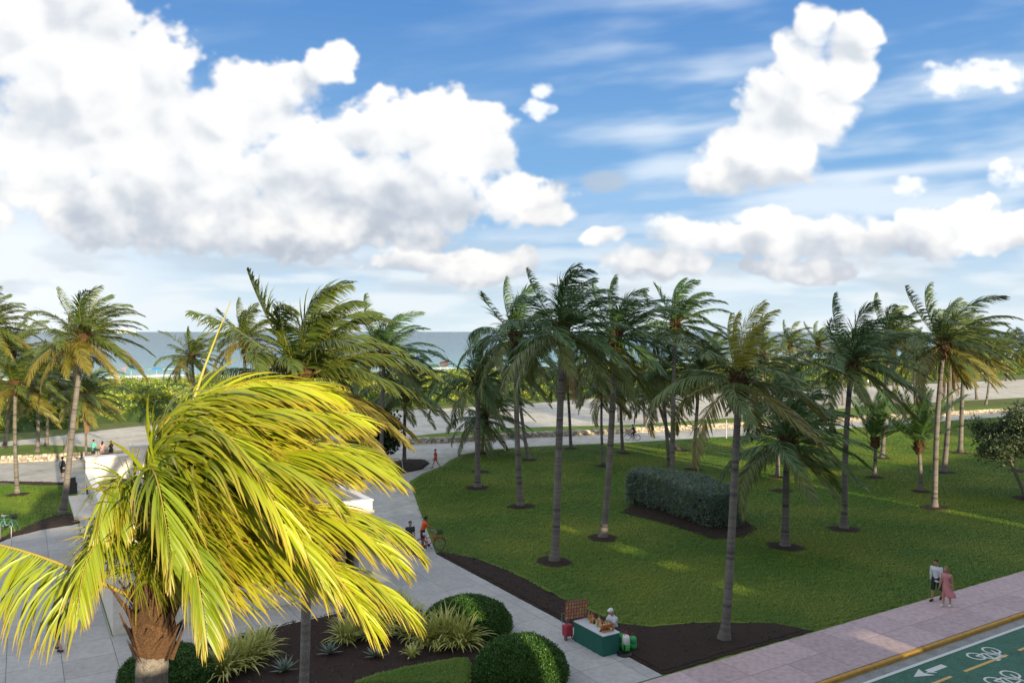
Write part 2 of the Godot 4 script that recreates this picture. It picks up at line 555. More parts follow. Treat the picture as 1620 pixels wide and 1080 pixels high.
	M.trunk.vertex_color_use_as_albedo = true
	M.trunk.roughness = 0.9
	M.trunk.albedo_texture = noise_picture(22, 0.03, 6, [[0.0, 0.36, 0.34, 0.32], [0.45, 0.75, 0.73, 0.71], [1.0, 1.0, 1.0, 1.0]])
	M.trunk.uv1_triplanar = true
	M.trunk.uv1_scale = Vector3(1.1, 0.8, 1.1)
	M.trunk.normal_enabled = true
	M.trunk.normal_texture = bumps
	M.trunk.normal_scale = 1.2
	M.frond = leafy(0.42, 0.5)
	M.frond_sun_tint = leafy(0.42, 0.55, Color(1.0, 0.97, 0.8))  # lit copy for the sunlit palms: warm sunlight put into the leaf tint
	M.frond_blue = leafy(0.42, 0.5, Color(0.86, 0.97, 1.0))  # cool copy for the shaded palms: bluish shade put into the leaf tint
	M.leaf = leafy(0.5, 0.4)
	M.strap = leafy(0.5, 0.45)
	M.core = flat(0.012, 0.022, 0.008, 0.95)
	M.fibre = grained(noise_picture(23, 0.05, 5, [[0.0, 0.035, 0.016, 0.008], [0.5, 0.12, 0.062, 0.028], [1.0, 0.30, 0.175, 0.08]]), 0.5, 0.95, null, 1.0, bumps, 2.5)
	M.paint = painted(0.75)
	M.cloth = painted(0.9)
	M.skin = painted(0.6)
	M.gloss = painted(0.35)
	M.metal = flat(0.45, 0.46, 0.47, 0.35, 0.8)
	M.black = flat(0.015, 0.015, 0.016, 0.5)
	M.glass = flat(0.03, 0.04, 0.045, 0.05)
	M.white = flat(0.75, 0.75, 0.73, 0.5)

# ---------------------------------------------------------------- flat areas
func flat_poly(poly: PackedVector2Array, y: float, skirt := 0.0) -> ArrayMesh:
	# polygon in world x, z
	var mb := MB.new()
	var ids := Geometry2D.triangulate_polygon(poly)
	for p in poly:
		mb.vert(Vector3(p.x, y, p.y))
	for k in range(0, ids.size(), 3):
		var a := poly[ids[k]]
		var b := poly[ids[k + 1]]
		var d := poly[ids[k + 2]]
		var up := (b - a).cross(d - a) > 0.0
		if up: mb.tri(ids[k], ids[k + 1], ids[k + 2])
		else: mb.tri(ids[k], ids[k + 2], ids[k + 1])
	if skirt > 0.0:
		var cw := Geometry2D.is_polygon_clockwise(poly)
		for k in poly.size():
			var a := poly[k]
			var b := poly[(k + 1) % poly.size()]
			if cw:
				var s := a
				a = b; b = s
			mb.face([Vector3(b.x, y, b.y), Vector3(a.x, y, a.y), Vector3(a.x, y - skirt, a.y), Vector3(b.x, y - skirt, b.y)])
	return mb.mesh()

func st_poly(pts: Array) -> PackedVector2Array:
	var out := PackedVector2Array()
	for q in pts:
		var p := st(q[0], q[1])
		out.append(Vector2(p.x, p.z))
	return out

func slab_area(called: String, base_mat: Material, mats: Array, polys: Array, s0: float, s1: float, t0: float, t1: float, ds: float, dt: float, y: float, stagger := 0.0) -> void:
	# a paved area: a dark bed sheet and one slab per grid cell, clipped to the polygons (in s, t)
	var bed: MeshInstance3D = null
	for poly in polys:
		var b := flat_poly(st_poly(Array(poly).map(func(q): return [q.x, q.y])), y - 0.022)
		if bed == null:
			bed = structure(called, b, base_mat)
		else:
			part("bed", b, base_mat, bed)
	var r := RandomNumberGenerator.new()
	r.seed = hash(called)
	var row := 0
	var t := t0
	while t < t1 - 0.01:
		var s := s0 - (stagger if row % 2 else 0.0)
		while s < s1 - 0.01:
			var g := 0.008
			var cell := PackedVector2Array([Vector2(s + g, t + g), Vector2(s + ds - g, t + g), Vector2(s + ds - g, t + dt - g), Vector2(s + g, t + dt - g)])
			for poly in polys:
				for piece in Geometry2D.intersect_polygons(cell, poly):
					if piece.size() < 3 or area(piece) < 0.04:
						continue
					part("slab", flat_poly(st_poly(Array(piece).map(func(q): return [q.x, q.y])), y + r.randf_range(-0.002, 0.002), 0.03), mats[r.randi() % mats.size()], bed)
			s += ds
		t += dt
		row += 1

func area(p: PackedVector2Array) -> float:
	var a := 0.0
	for k in p.size():
		a += p[k].cross(p[(k + 1) % p.size()])
	return absf(a) * 0.5

func strip(s0: float, s1: float, t0: float, t1: float, y: float) -> ArrayMesh:
	return flat_poly(st_poly([[s0, t0], [s1, t0], [s1, t1], [s0, t1]]), y)

func profile_sheet(prof: Array, s_list: Array, lift: float, cols := []) -> ArrayMesh:
	# a sheet whose height follows t only
	var mb := MB.new()
	for k in prof.size():
		if cols.size():
			mb.col = cols[k]
		for s in s_list:
			mb.vert(st(s, prof[k][0], prof[k][1] + lift))
	var n := s_list.size()
	for k in prof.size() - 1:
		for q in n - 1:
			var a := k * n + q
			mb.tri(a, a + n, a + 1); mb.tri(a + 1, a + n, a + n + 1)
	return mb.mesh()

const WALL_LINE := [[-70, 90.5], [-40, 88], [-20, 86.8], [-1.5, 85.5], [5, 84.2], [20, 81.6], [34, 78], [39, 76.2], [47.6, 75.6], [57, 73.4], [64, 72.3], [74.4, 70.4], [95, 67.2], [118, 63.5], [160, 58], [230, 50]]

func make_ground() -> void:
	var far := [-20000, -2000, -400, -100, 0, 60, 120, 300, 2000, 20000]
	structure("ground", profile_sheet([[-20000, -0.4], [20.80, -0.4], [20.84, 0.0], [60, 0.0], [118, 0.0], [170, 0.0], [225, -0.25], [242, -0.9], [320, -4.0], [20000, -4.0]], far, 0.0), M.lawn)
	structure("beach", profile_sheet([[150, 0.0], [170, 0.0], [225, -0.25], [242, -0.9], [320, -4.0]], [-2000, -100, 0, 100, 300, 2000], 0.02), M.sand)
	var deep := Color(0.035, 0.115, 0.155)
	structure("sea", profile_sheet([[236, -0.8], [250, -0.8], [275, -0.8], [320, -0.8], [420, -0.8], [700, -0.8], [1500, -0.8], [20000, -0.8]], [-20000, -3000, -600, 0, 600, 3000, 20000], 0.0,
		[Color(0.42, 0.55, 0.52), Color(0.20, 0.42, 0.42), Color(0.13, 0.33, 0.35), Color(0.10, 0.26, 0.30), Color(0.07, 0.20, 0.25), Color(0.05, 0.15, 0.20), deep, deep]), M.sea)
	# breaking ripples along the shore
	for k in 5:
		var mb := MB.new()
		var r := RandomNumberGenerator.new()
		r.seed = 60 + k
		var tt: float = [243.5, 249.0, 258.0, 271.0, 290.0][k]
		var s := -260.0
		while s < 420.0:
			var l := r.randf_range(8.0, 40.0)
			var w := r.randf_range(0.25, 0.7)
			var dt := r.randf_range(-1.5, 1.5)
			var path := []
			var rad := []
			for q in 7:
				path.append(st(s + l * q / 6.0, tt + dt + sin(q * 0.9 + s) * 0.5, -0.82))
				rad.append(w * (0.05 + sin(PI * q / 6.0)) * (0.35 if k < 2 else 0.55))
			mb.tube(path, rad, 6)
			s += l + r.randf_range(2.0, 30.0)
		var o := structure("surf", mb.mesh(), flat(0.72, 0.76, 0.75, 0.8) if k < 2 else flat(0.10, 0.22, 0.25, 0.3))
		o.set_meta("kind", "structure")
	# street: asphalt, green bicycle lane, gutter, kerb
	structure("road", strip(-300, 400, -1.0, 14.1, -0.152), M.asphalt)
	structure("bicycle_lane", strip(-300, 400, 14.05, 17.10, -0.148), M.green_lane)
	structure("gutter", strip(-300, 400, 17.08, 17.64, -0.144), M.gutter)
	structure("lane_edge_line", strip(-300, 400, 17.06, 17.20, -0.139), M.lane_white)
	for q in 44:
		var sa := -20.0 + q * 3.05
		var kb := MB.new()
		kb.rbox(Transform3D(Basis(Vector3.UP, STREET), st(sa + 1.52, 17.73, -0.075)), Vector3(3.035, 0.16, 0.18), 0.03)
		structure("kerb", kb.mesh(), M.kerb)
	for k in 12:
		var sa: float = 28.3 + (k - 6) * 3.6
		structure("lane_dash", strip(sa, sa + 2.8, 15.86, 15.98, -0.144), M.lane_yellow)
	lane_arrow(26.35, 16.58, 1.0)
	bike_symbol(30.0, 16.45)
	lane_arrow(33.6, 15.15, -1.0)
	bike_symbol(28.4, 14.95)
	# pink pavement
	var walk: Array = [PackedVector2Array([Vector2(-12, 17.83), Vector2(120, 17.83), Vector2(120, 20.86), Vector2(-12, 20.86)])]
	slab_area("sidewalk", M.joint, M.pink, walk, 1.2, 118, 17.83, 20.86, 1.83, 1.515, 0.004)
	# grey paved court and path beside the white building
	var court: Array = [
		PackedVector2Array([Vector2(-9, 20.9), Vector2(18.75, 20.9), Vector2(18.75, 34.6), Vector2(-9, 34.6)]),
		PackedVector2Array([Vector2(-9, 34.6), Vector2(2.95, 34.6), Vector2(2.95, 56.6), Vector2(1.2, 55.9), Vector2(-1.0, 54.0), Vector2(-9, 51.0)]),
		PackedVector2Array([Vector2(13.7, 34.6), Vector2(18.75, 34.6), Vector2(18.75, 38.6), Vector2(22.2, 48.0), Vector2(13.7, 48.0)])]
	slab_area("paved_court", M.joint, M.slab, court, -9.0, 24.0, 20.9, 57.0, 1.7, 1.7, 0.022)
	# promenade inside the stone wall, with the bend of path that leads to it
	var pts := [[-70, 78], [-30, 76], [-1.3, 74], [3.7, 71], [3.0, 57], [3.0, 50.2], [13.7, 50.2], [13.7, 48], [22.2, 48], [26, 58.3], [28.5, 61.2], [31.5, 63.6], [33.8, 66.5], [36.2, 68.7], [39.6, 69.9], [44, 69.9], [55.5, 66.9], [68.6, 64.8], [111, 60.7], [160, 55], [230, 47]]
	for k in range(WALL_LINE.size() - 1, -1, -1):
		pts.append([WALL_LINE[k][0], WALL_LINE[k][1] + 0.1])
	structure("promenade", flat_poly(st_poly(pts), 0.012), M.concrete)
	# wide sandy walk beyond the wall
	structure("beach_walk", flat_poly(st_poly([[-70, 99.5], [-20, 98.6], [1, 98], [5.2, 94], [8.5, 87.5], [20, 82.6], [30, 80.4], [40, 84.2], [50.6, 84.8], [66, 79.5], [80, 78.5], [100, 79], [118, 80], [150, 76], [230, 70],
		[230, 103], [150, 108], [106, 110.5], [86, 114.2], [69.4, 110.6], [40, 111.5], [13.4, 110.4], [8, 107.5], [3.6, 104.4], [-1.8, 101.8], [-30, 103.5], [-70, 105]]), 0.014), M.sandy_walk)
	structure("verge", flat_poly(st_poly([[-70, 105], [-30, 103.5], [-1.8, 101.8], [3.6, 104.4], [8, 107.5], [13.4, 110.4], [40, 111.5], [69.4, 110.6], [86, 114.2], [106, 110.5], [150, 108], [230, 103], [230, 121], [-70, 121]]), 0.010), M.dry_lawn)
	structure("verge", flat_poly(st_poly([[118, 72], [160, 66], [160, 74], [118, 78.5]]), 0.008), M.dry_lawn)
	# planting beds
	mulch_patch([[4.0, 20.95], [15.3, 20.95], [15.75, 24], [15.6, 28.5], [14.2, 31.4], [12.0, 32.6], [8.0, 32.2], [5.2, 31.8], [3.2, 30.2], [2.8, 27]], 0.10, "brown mulch bed under the clipped shrubs beside the paved court")
	var grass := structure("lawn_patch", flat_poly(st_poly([[9.42, 25.53], [10.39, 25.73], [11.33, 25.75], [12.70, 25.59], [13.51, 25.42], [13.39, 24.86], [12.63, 23.58]]), 0.145, 0.06), M.lawn)
	grass.set_meta("kind", "structure")
	mulch_patch([[18.78, 20.95], [26.6, 20.95], [26.0, 22.3], [23.5, 23.9], [21.5, 24.6], [20.6, 25.5], [20.35, 29], [20.5, 33], [20.2, 36.5], [19.2, 39.0], [18.78, 38.6]], 0.05, "dark mulch strip along the paved path behind the vendor table")
	mulch_patch([[22.40, 60.71], [24.93, 63.82], [26.80, 66.37], [29.06, 68.21], [30.74, 68.46], [31.67, 67.46], [31.10, 65.33], [29.32, 62.95], [27.28, 62.04], [25.37, 61.49]], 0.08, "dark mulch island at the bend of the path")
	mulch_patch([[-2.09, 52.69], [-0.96, 54.52], [-0.04, 56.36], [0.97, 58.38], [2.22, 59.65], [3.10, 59.33], [3.08, 56.32], [2.58, 55.87], [0.92, 55.42], [-0.35, 54.48], [-1.51, 52.64]], 0.05, "dark mulch strip between the side lawn and the paved court")
	mulch_patch([[-2.52, 73.74], [-1.31, 74.20], [1.19, 71.78], [3.67, 70.27], [3.73, 71.44], [1.21, 73.28], [-0.69, 74.75], [-2.59, 75.91]], 0.04, "narrow mulch strip along the promenade edge of the side lawn")
	grass_tufts()

func lane_arrow(s: float, t: float, dirs: float) -> void:
	# white arrow with its tip at s, pointing down the street
	var w := 0.30
	var tip := [[s, t], [s + 0.78 * dirs, t - w], [s + 0.62 * dirs, t], [s + 0.78 * dirs, t + w]]
	var shaft := [[s + 0.85 * dirs, t - 0.12], [s + 1.85 * dirs, t - 0.12], [s + 1.85 * dirs, t + 0.12], [s + 0.85 * dirs, t + 0.12]]
	var barb := [[s + 0.70 * dirs, t], [s + 1.0 * dirs, t - 0.22], [s + 1.05 * dirs, t - 0.20], [s + 0.84 * dirs, t]]
	var o := structure("lane_arrow", flat_poly(st_poly(tip), -0.144), M.lane_white)
	part("shaft", flat_poly(st_poly(shaft), -0.144), M.lane_white, o)
	part("barb", flat_poly(st_poly(barb), -0.1435), M.lane_white, o)

func ring_mesh(s: float, t: float, r: float, w: float, y: float) -> ArrayMesh:
	var mb := MB.new()
	for k in 21:
		var a := TAU * k / 20
		mb.vert(st(s + cos(a) * r, t + sin(a) * r, y))
		mb.vert(st(s + cos(a) * (r - w), t + sin(a) * (r - w), y))
	for k in 20:
		mb.tri(k * 2, k * 2 + 1, k * 2 + 2); mb.tri(k * 2 + 1, k * 2 + 3, k * 2 + 2)
	return mb.mesh()

func bike_symbol(s: float, t: float) -> void:
	var y := -0.1435
	var o := structure("bicycle_marking", ring_mesh(s, t, 0.33, 0.08, y), M.lane_white)
	part("wheel", ring_mesh(s + 1.02, t, 0.33, 0.08, y), M.lane_white, o)
	var bars := [[s, t, s + 0.35, t - 0.5], [s + 0.35, t - 0.5, s + 0.85, t - 0.45], [s + 0.35, t - 0.5, s + 0.52, t], [s + 0.52, t, s, t], [s + 0.52, t, s + 0.88, t - 0.5], [s + 1.02, t, s + 0.84, t - 0.62], [s + 0.25, t - 0.62, s + 0.48, t - 0.62]]
	for b in bars:
		var d := Vector2(b[2] - b[0], b[3] - b[1]).normalized()
		var n := Vector2(-d.y, d.x) * 0.04
		part("bar", flat_poly(st_poly([[b[0] + n.x, b[1] + n.y], [b[2] + n.x, b[3] + n.y], [b[2] - n.x, b[3] - n.y], [b[0] - n.x, b[1] - n.y]]), y + 0.0005), M.lane_white, o)

func mulch_patch(pts: Array, high: float, label: String) -> void:
	# heaped mulch with a ragged edge
	var poly := st_poly(pts)
	var r := RandomNumberGenerator.new()
	r.seed = hash(label)
	var edge := PackedVector2Array()
	for k in poly.size():
		var a := poly[k]
		var b := poly[(k + 1) % poly.size()]
		var n := maxi(1, int(a.distance_to(b) / 0.35))
		for q in n:
			edge.append(a.lerp(b, float(q) / n) + Vector2(r.randf_range(-0.05, 0.05), r.randf_range(-0.05, 0.05)))
	var inner := Geometry2D.offset_polygon(edge, -0.22)
	var mb := MB.new()
	var o := structure("mulch_bed", flat_poly(edge, 0.030 if high < 0.09 else 0.040, 0.04), M.mulch)
	o.set_meta("label", label)
	for p in inner:
		if area(p) > 0.3:
			part("mulch_heap", flat_poly(p, high, 0.08), M.mulch, o)
	# loose chips
	for k in int(area(edge) * 14.0):
		var p: Vector2 = edge[r.randi() % edge.size()].lerp(edge[r.randi() % edge.size()], r.randf_range(0.0, 1.0))
		if not Geometry2D.is_point_in_polygon(p, edge):
			continue
		var g := r.randf_range(0.02, 0.085)
		mb.col = Color(g, g * 0.58, g * 0.42)
		mb.box(Transform3D(Basis.from_euler(Vector3(r.randf_range(-0.6, 0.6), r.randf() * TAU, r.randf_range(-0.6, 0.6))), Vector3(p.x, high + 0.012, p.y)), Vector3(r.randf_range(0.05, 0.14), 0.02, r.randf_range(0.02, 0.05)))
	var chips := part("wood_chips", mb.mesh(), M.paint, o)
	chips.set_meta("kind", "stuff")

func mulch_ring(at: Vector3, rad: float, noise_seed: int) -> void:
	var r := RandomNumberGenerator.new()
	r.seed = noise_seed * 17 + 3
	var mb := MB.new()
	var n := 26
	var c := mb.vert(at + Vector3(0, 0.13, 0))
	var k1 := r.randf() * TAU
	for ring in 3:
		for k in n:
			var a := TAU * k / n
			var q := 1.0 + 0.10 * sin(a * 2.0 + k1) + 0.06 * sin(a * 5.0 + k1 * 2.0) + r.randf_range(-0.03, 0.03)
			mb.vert(at + Vector3(cos(a) * rad * q * [0.4, 0.8, 1.04][ring], [0.10, 0.06, 0.008][ring], sin(a) * rad * q * [0.4, 0.8, 1.04][ring]))
	for k in n:
		var m := (k + 1) % n
		mb.tri(c, 1 + k, 1 + m)
		for ring in 2:
			var a := 1 + ring * n + k
			var b := 1 + ring * n + m
			mb.tri(a, a + n, b); mb.tri(b, a + n, b + n)
	structure("mulch_ring", mb.mesh(), M.mulch)

func grass_tufts() -> void:
	# short upright blades over the nearer lawns
	var mb := MB.new()
	var r := RandomNumberGenerator.new()
	r.seed = 77
	for k in 9:
		var a := r.randf() * TAU
		var p := Vector3(r.randf_range(-0.06, 0.06), 0, r.randf_range(-0.06, 0.06))
		var lean := Vector3(cos(a), 0, sin(a)) * r.randf_range(0.02, 0.06)
		var side := Vector3(-sin(a), 0, cos(a)) * r.randf_range(0.006, 0.011)
		var h := r.randf_range(0.035, 0.065)
		mb.col = Color(1, 1, 1) * r.randf_range(0.8, 1.15)
		mb.face([p - side, p + lean + Vector3(0, h, 0), p + side])
	var mesh := mb.mesh()
	var lawn := st_poly([[18.9, 38.6], [22.0, 47.6], [26.2, 58.0], [28.7, 60.9], [31.7, 63.2], [34.0, 66.2], [36.4, 68.2], [39.6, 69.5], [44, 69.5], [55.5, 66.4], [68.6, 64.4], [111, 60.3], [150, 55.8], [150, 20.95], [26.8, 20.95], [26.2, 22.4], [23.7, 24.1], [21.7, 24.8], [20.8, 25.6], [20.55, 29], [20.7, 33], [20.4, 36.5]])
	var spots := []
	var noise := FastNoiseLite.new()
	noise.seed = 4
	noise.frequency = 0.12
	noise.fractal_octaves = 3
	for k in 340000:
		var depth := 27.0 * pow(120.0 / 27.0, r.randf())
		var p := Vector2(r.randf_range(-0.30, 0.80) * depth, -depth)
		if Geometry2D.is_point_in_polygon(p, lawn):
			spots.append(p)
	var side_lawn := st_poly([[2.7, 57.4], [1.0, 56.6], [-1.2, 54.8], [-6, 53.0], [-6, 73.0], [-1.3, 72.6], [2.7, 70.6]])
	var bed_lawn := st_poly([[9.42, 25.53], [10.39, 25.73], [11.33, 25.75], [12.70, 25.59], [13.51, 25.42], [13.39, 24.86], [12.63, 23.58]])
	for pair in [[side_lawn, 14000], [bed_lawn, 9000]]:
		var poly: PackedVector2Array = pair[0]
		var box := Rect2(poly[0], Vector2.ZERO)
		for q in poly:
			box = box.expand(q)
		for k in pair[1]:
			var p := box.position + Vector2(r.randf(), r.randf()) * box.size
			if Geometry2D.is_point_in_polygon(p, poly):
				spots.append(p)
	var mm := MultiMesh.new()
	mm.transform_format = MultiMesh.TRANSFORM_3D
	mm.use_colors = true
	mm.mesh = mesh
	mm.instance_count = spots.size()
	for k in spots.size():
		var p: Vector2 = spots[k]
		var y := 0.143 if Geometry2D.is_point_in_polygon(p, bed_lawn) else 0.0
		var q := noise.get_noise_2d(p.x, p.y)
		var sc := r.randf_range(0.7, 1.25) * (1.0 + p.length() * 0.016)
		mm.set_instance_transform(k, Transform3D(Basis(Vector3.UP, r.randf() * TAU).scaled(Vector3(sc, sc * 0.5, sc)), Vector3(p.x, y, p.y)))
		var yel := clampf(0.35 + q * 0.9 + r.randf_range(-0.25, 0.25), 0.0, 1.0)
		mm.set_instance_color(k, Color(0.085, 0.190, 0.007).lerp(Color(0.225, 0.28, 0.024), yel))
	var o := MultiMeshInstance3D.new()
	o.name = numbered("grass")
	o.multimesh = mm
	o.material_override = M.leaf
	add_child(o)
	o.set_meta("kind", "stuff")
	o.set_meta("label", "short green blades of the mown park lawn")

# ---------------------------------------------------------------- buildings
func st_box(mb: MB, s0: float, s1: float, t0: float, t1: float, y0: float, y1: float) -> void:
	mb.box(Transform3D(Basis(Vector3.UP, STREET), st((s0 + s1) / 2, (t0 + t1) / 2, (y0 + y1) / 2)), Vector3(s1 - s0, y1 - y0, t1 - t0))

func box_part(called: String, parent: Node, m: Material, s0: float, s1: float, t0: float, t1: float, y0: float, y1: float) -> MeshInstance3D:
	# parent sits at the origin
	var mb := MB.new()
	st_box(mb, s0, s1, t0, t1, y0, y1)
	return part(called, mb.mesh(), m, parent)

func make_hotels() -> void:
	# the row of hotels across the street, behind the camera: they keep the low sun off most of the lawn
	var rows := [[-95.0, -60.0, 13.0, "pale yellow hotel block at the far north end of the row"], [-58.5, -33.0, 11.5, "pale pink hotel with three storeys, north of the white hotel"],
		[-32.0, -6.0, 13.5, "white hotel of four storeys beside the roof terrace hotel"], [-5.2, 14.4, 9.95, "low cream hotel whose roof terrace looks over the park"],
		[15.0, 27.45, 22.0, "tall pale blue hotel south of the roof terrace hotel"], [28.55, 51.5, 21.0, "tall cream hotel beyond the narrow side alley"],
		[52.5, 88.0, 8.0, "low pale green hotel of two storeys"], [90.0, 130.0, 12.0, "pale peach hotel near the south end"], [132.0, 190.0, 10.0, "cream hotel at the far south end of the row"]]
	var tones := [[0.62, 0.56, 0.38], [0.64, 0.48, 0.44], [0.72, 0.71, 0.68], [0.68, 0.63, 0.52], [0.50, 0.58, 0.64], [0.66, 0.61, 0.52], [0.52, 0.62, 0.52], [0.66, 0.52, 0.42], [0.66, 0.62, 0.54]]
	for k in rows.size():
		var q: Array = rows[k]
		var o := thing("hotel", q[3], "building", Vector3.ZERO, 0.0, "hotels across the street")
		var m := flat(tones[k][0], tones[k][1], tones[k][2], 0.85)
		var front := 0.55 if k == 3 else -0.4
		box_part("wall", o, m, q[0], q[1], -20.0, front, -0.4, q[2])
		box_part("roof", o, M.roof_felt, q[0] + 0.3, q[1] - 0.3, -19.7, front - 0.3, q[2] + 0.003, q[2] + 0.06)
		var floors := int(q[2] / 3.2)
		for f in floors:
			var s: float = q[0] + 1.5
			while s < q[1] - 2.5:
				var w := box_part("window", o, M.white, s, s + 1.6, front, front + 0.05, 1.0 + f * 3.2, 2.6 + f * 3.2)
				box_part("pane", w, M.glass, s + 0.08, s + 1.52, front + 0.052, front + 0.06, 1.08 + f * 3.2, 2.52 + f * 3.2)
				s += 3.4

	# unseen blocks added across the alley to break the sunbeam into patches
	var alley := thing("alley_sun_blockers", "added blocks across the narrow alley that cut the sunbeam into patches", "light_blocker")
	for q in [[0.0, 3.45], [3.95, 4.95], [5.3, 5.75], [6.05, 6.35], [6.75, 7.4], [7.75, 16.5]]:
		box_part("sun_blocker", alley, flat(0.5, 0.47, 0.42, 0.8), 27.46, 28.54, -1.5, -1.0, q[0], q[1])

func make_park_building() -> void:
	var o := thing("pavilion", "white stepped park pavilion with flat roofs behind the foreground palm", "building")
	var w: Material = M.white_wall
	# low front block: s 3..13.65, t 34.7..49.6, parapet 4.1
	var hgt := 4.1
	# street front: piers, lintel band, recessed doorway and windows
	box_part("wall", o, w, 3.0, 3.25, 34.95, 49.6, 0.0, hgt)          # north side
	box_part("wall", o, w, 13.4, 13.65, 35.35, 49.6, 0.0, hgt)         # south side
	box_part("wall", o, w, 3.0, 8.3, 34.7, 34.95, 0.0, hgt)
	box_part("pillar", o, w, 13.0, 13.653, 34.697, 35.35, 0.0, hgt + 0.004)
	box_part("pillar", o, w, 11.15, 11.6, 34.70, 35.0, 0.0, hgt)
	box_part("wall", o, w, 11.6, 13.0, 34.72, 34.95, 2.45, hgt - 0.002)
	box_part("wall", o, w, 8.3, 11.15, 34.72, 34.95, 2.55, hgt - 0.002)
	box_part("wall", o, w, 8.3, 11.15, 34.72, 34.95, 0.0, 0.95)
	box_part("pillar", o, w, 8.3, 9.0, 34.71, 34.96, 0.95, 2.55)
	box_part("wall", o, M.white_wall, 11.6, 13.0, 36.4, 36.6, 0.0, 2.6)      # back of the recess
	box_part("door", o, flat(0.20, 0.21, 0.22, 0.6), 11.9, 12.7, 36.33, 36.395, 0.02, 2.1)
	box_part("door_mat", o, flat(0.035, 0.033, 0.03, 0.95), 11.65, 12.95, 34.75, 36.3, 0.024, 0.036)
	var win := box_part("window", o, flat(0.42, 0.45, 0.46, 0.5), 9.0, 11.15, 34.80, 34.86, 0.95, 2.55)
	for a in 3:
		for b in 2:
			box_part("pane", win, M.glass, 9.08 + a * 0.70, 9.72 + a * 0.70, 34.775, 34.797, 1.02 + b * 0.78, 1.74 + b * 0.78)
	box_part("sill", o, w, 8.95, 11.2, 34.62, 34.72, 0.88, 0.953)
	for v in [[11.75, 12.85], [8.8, 10.9]]:
		var vent := box_part("vent", o, flat(0.16, 0.16, 0.155, 0.7), v[0], v[1], 34.705, 34.719, 2.85, 3.25)
		for q in 4:
			box_part("slat", vent, w, v[0], v[1], 34.66, 34.704, 2.87 + q * 0.1, 2.915 + q * 0.1)
	box_part("cornice", o, w, 2.93, 13.72, 34.63, 34.73, 3.55, 3.68)
	var lamp := box_part("floodlight", o, M.black, 13.2, 13.5, 34.42, 34.69, 2.5, 2.62)
	for q in [13.22, 13.42]:
		box_part("lamp_head", lamp, M.black, q, q + 0.13, 34.33, 34.46, 2.42, 2.56)
	# flat roof inside the parapet
	box_part("roof", o, M.roof_felt, 3.25, 13.4, 34.95, 49.6, 3.45, 3.6)
	box_part("parapet_cap", o, M.white, 2.96, 3.29, 34.66, 49.6, hgt, hgt + 0.07)
	box_part("parapet_cap", o, M.white, 3.29, 13.69, 34.66, 34.99, hgt + 0.001, hgt + 0.071)
	box_part("parapet_cap", o, M.white, 13.36, 13.69, 34.99, 49.6, hgt, hgt + 0.07)
	# ledge and windows on the north side
	box_part("eyebrow_ledge", o, w, 2.15, 3.0, 43.6, 49.2, 2.85, 3.0)
	for t in [44.4, 46.6]:
		var wn := box_part("window", o, flat(0.42, 0.46, 0.5, 0.5), 2.93, 2.998, t, t + 1.5, 3.2, 3.75)
		box_part("pane", wn, M.glass, 2.915, 2.928, t + 0.07, t + 0.72, 3.26, 3.69)
		box_part("pane", wn, M.glass, 2.915, 2.928, t + 0.78, t + 1.43, 3.26, 3.69)
	# taller blocks behind, stepping up
	box_part("upper_block", o, w, 3.0, 13.65, 49.6, 50.3, 0.0, 4.85)
	box_part("parapet_cap", o, M.white, 2.95, 5.2, 49.55, 50.35, 4.85, 4.92)
	box_part("upper_block", o, w, 5.2, 13.6, 49.63, 50.27, 4.853, 5.35)
	box_part("parapet_cap", o, M.white, 5.15, 13.65, 49.58, 50.32, 5.35, 5.42)

func stone_wall() -> void:
	# low wall of rough stones that follows the promenade; the stones are too small to pick apart
	var o := thing("stone_wall", "long low wall of rough pale stones along the promenade", "wall")
	var r := RandomNumberGenerator.new()
	r.seed = 909
	var mb := MB.new()
	var body := MB.new()
	for k in WALL_LINE.size() - 1:
		var a := Vector2(WALL_LINE[k][0], WALL_LINE[k][1])
		var b := Vector2(WALL_LINE[k + 1][0], WALL_LINE[k + 1][1])
		var l := a.distance_to(b)
		var d := (b - a) / l
		var yaw := STREET + atan2(d.y, d.x)
		var mid := (a + b) / 2
		body.col = Color(0.20, 0.18, 0.15)
		body.box(Transform3D(Basis(Vector3.UP, yaw), st(mid.x, mid.y + 0.3, 0.27)), Vector3(l, 0.54, 0.42))
		for row in 3:
			var x := r.randf_range(-0.2, 0.0)
			while x < l:
				var w := r.randf_range(0.22, 0.55)
				var p := a + d * (x + w / 2)
				var g := r.randf_range(0.22, 0.62)
				mb.col = Color(g, g * r.randf_range(0.84, 0.93), g * r.randf_range(0.62, 0.78))
				for side in [0.02, 0.58]:
					if side > 0.1 and row < 2:
						continue
					mb.box(Transform3D(Basis.from_euler(Vector3(r.randf_range(-0.2, 0.2), yaw + r.randf_range(-0.15, 0.15), r.randf_range(-0.15, 0.15))), st(p.x, p.y + side, 0.10 + row * 0.20 + r.randf_range(-0.03, 0.03))),
						Vector3(w * 0.94, r.randf_range(0.15, 0.21), r.randf_range(0.22, 0.34)), r.randf_range(0.72, 0.95))
				if row == 2:
					mb.box(Transform3D(Basis.from_euler(Vector3(0, yaw + r.randf_range(-0.2, 0.2), 0)), st(p.x, p.y + 0.3, 0.52 + r.randf_range(0, 0.05))), Vector3(w * 0.92, 0.14, 0.32), 0.85)
				x += w
	part("core", body.mesh(), M.stone, o)
	var stones := part("stones", mb.mesh(), M.stone, o)
	stones.set_meta("kind", "stuff")

# ---------------------------------------------------------------- palms
const WIND := Vector3(0.985, 0.0, 0.17)

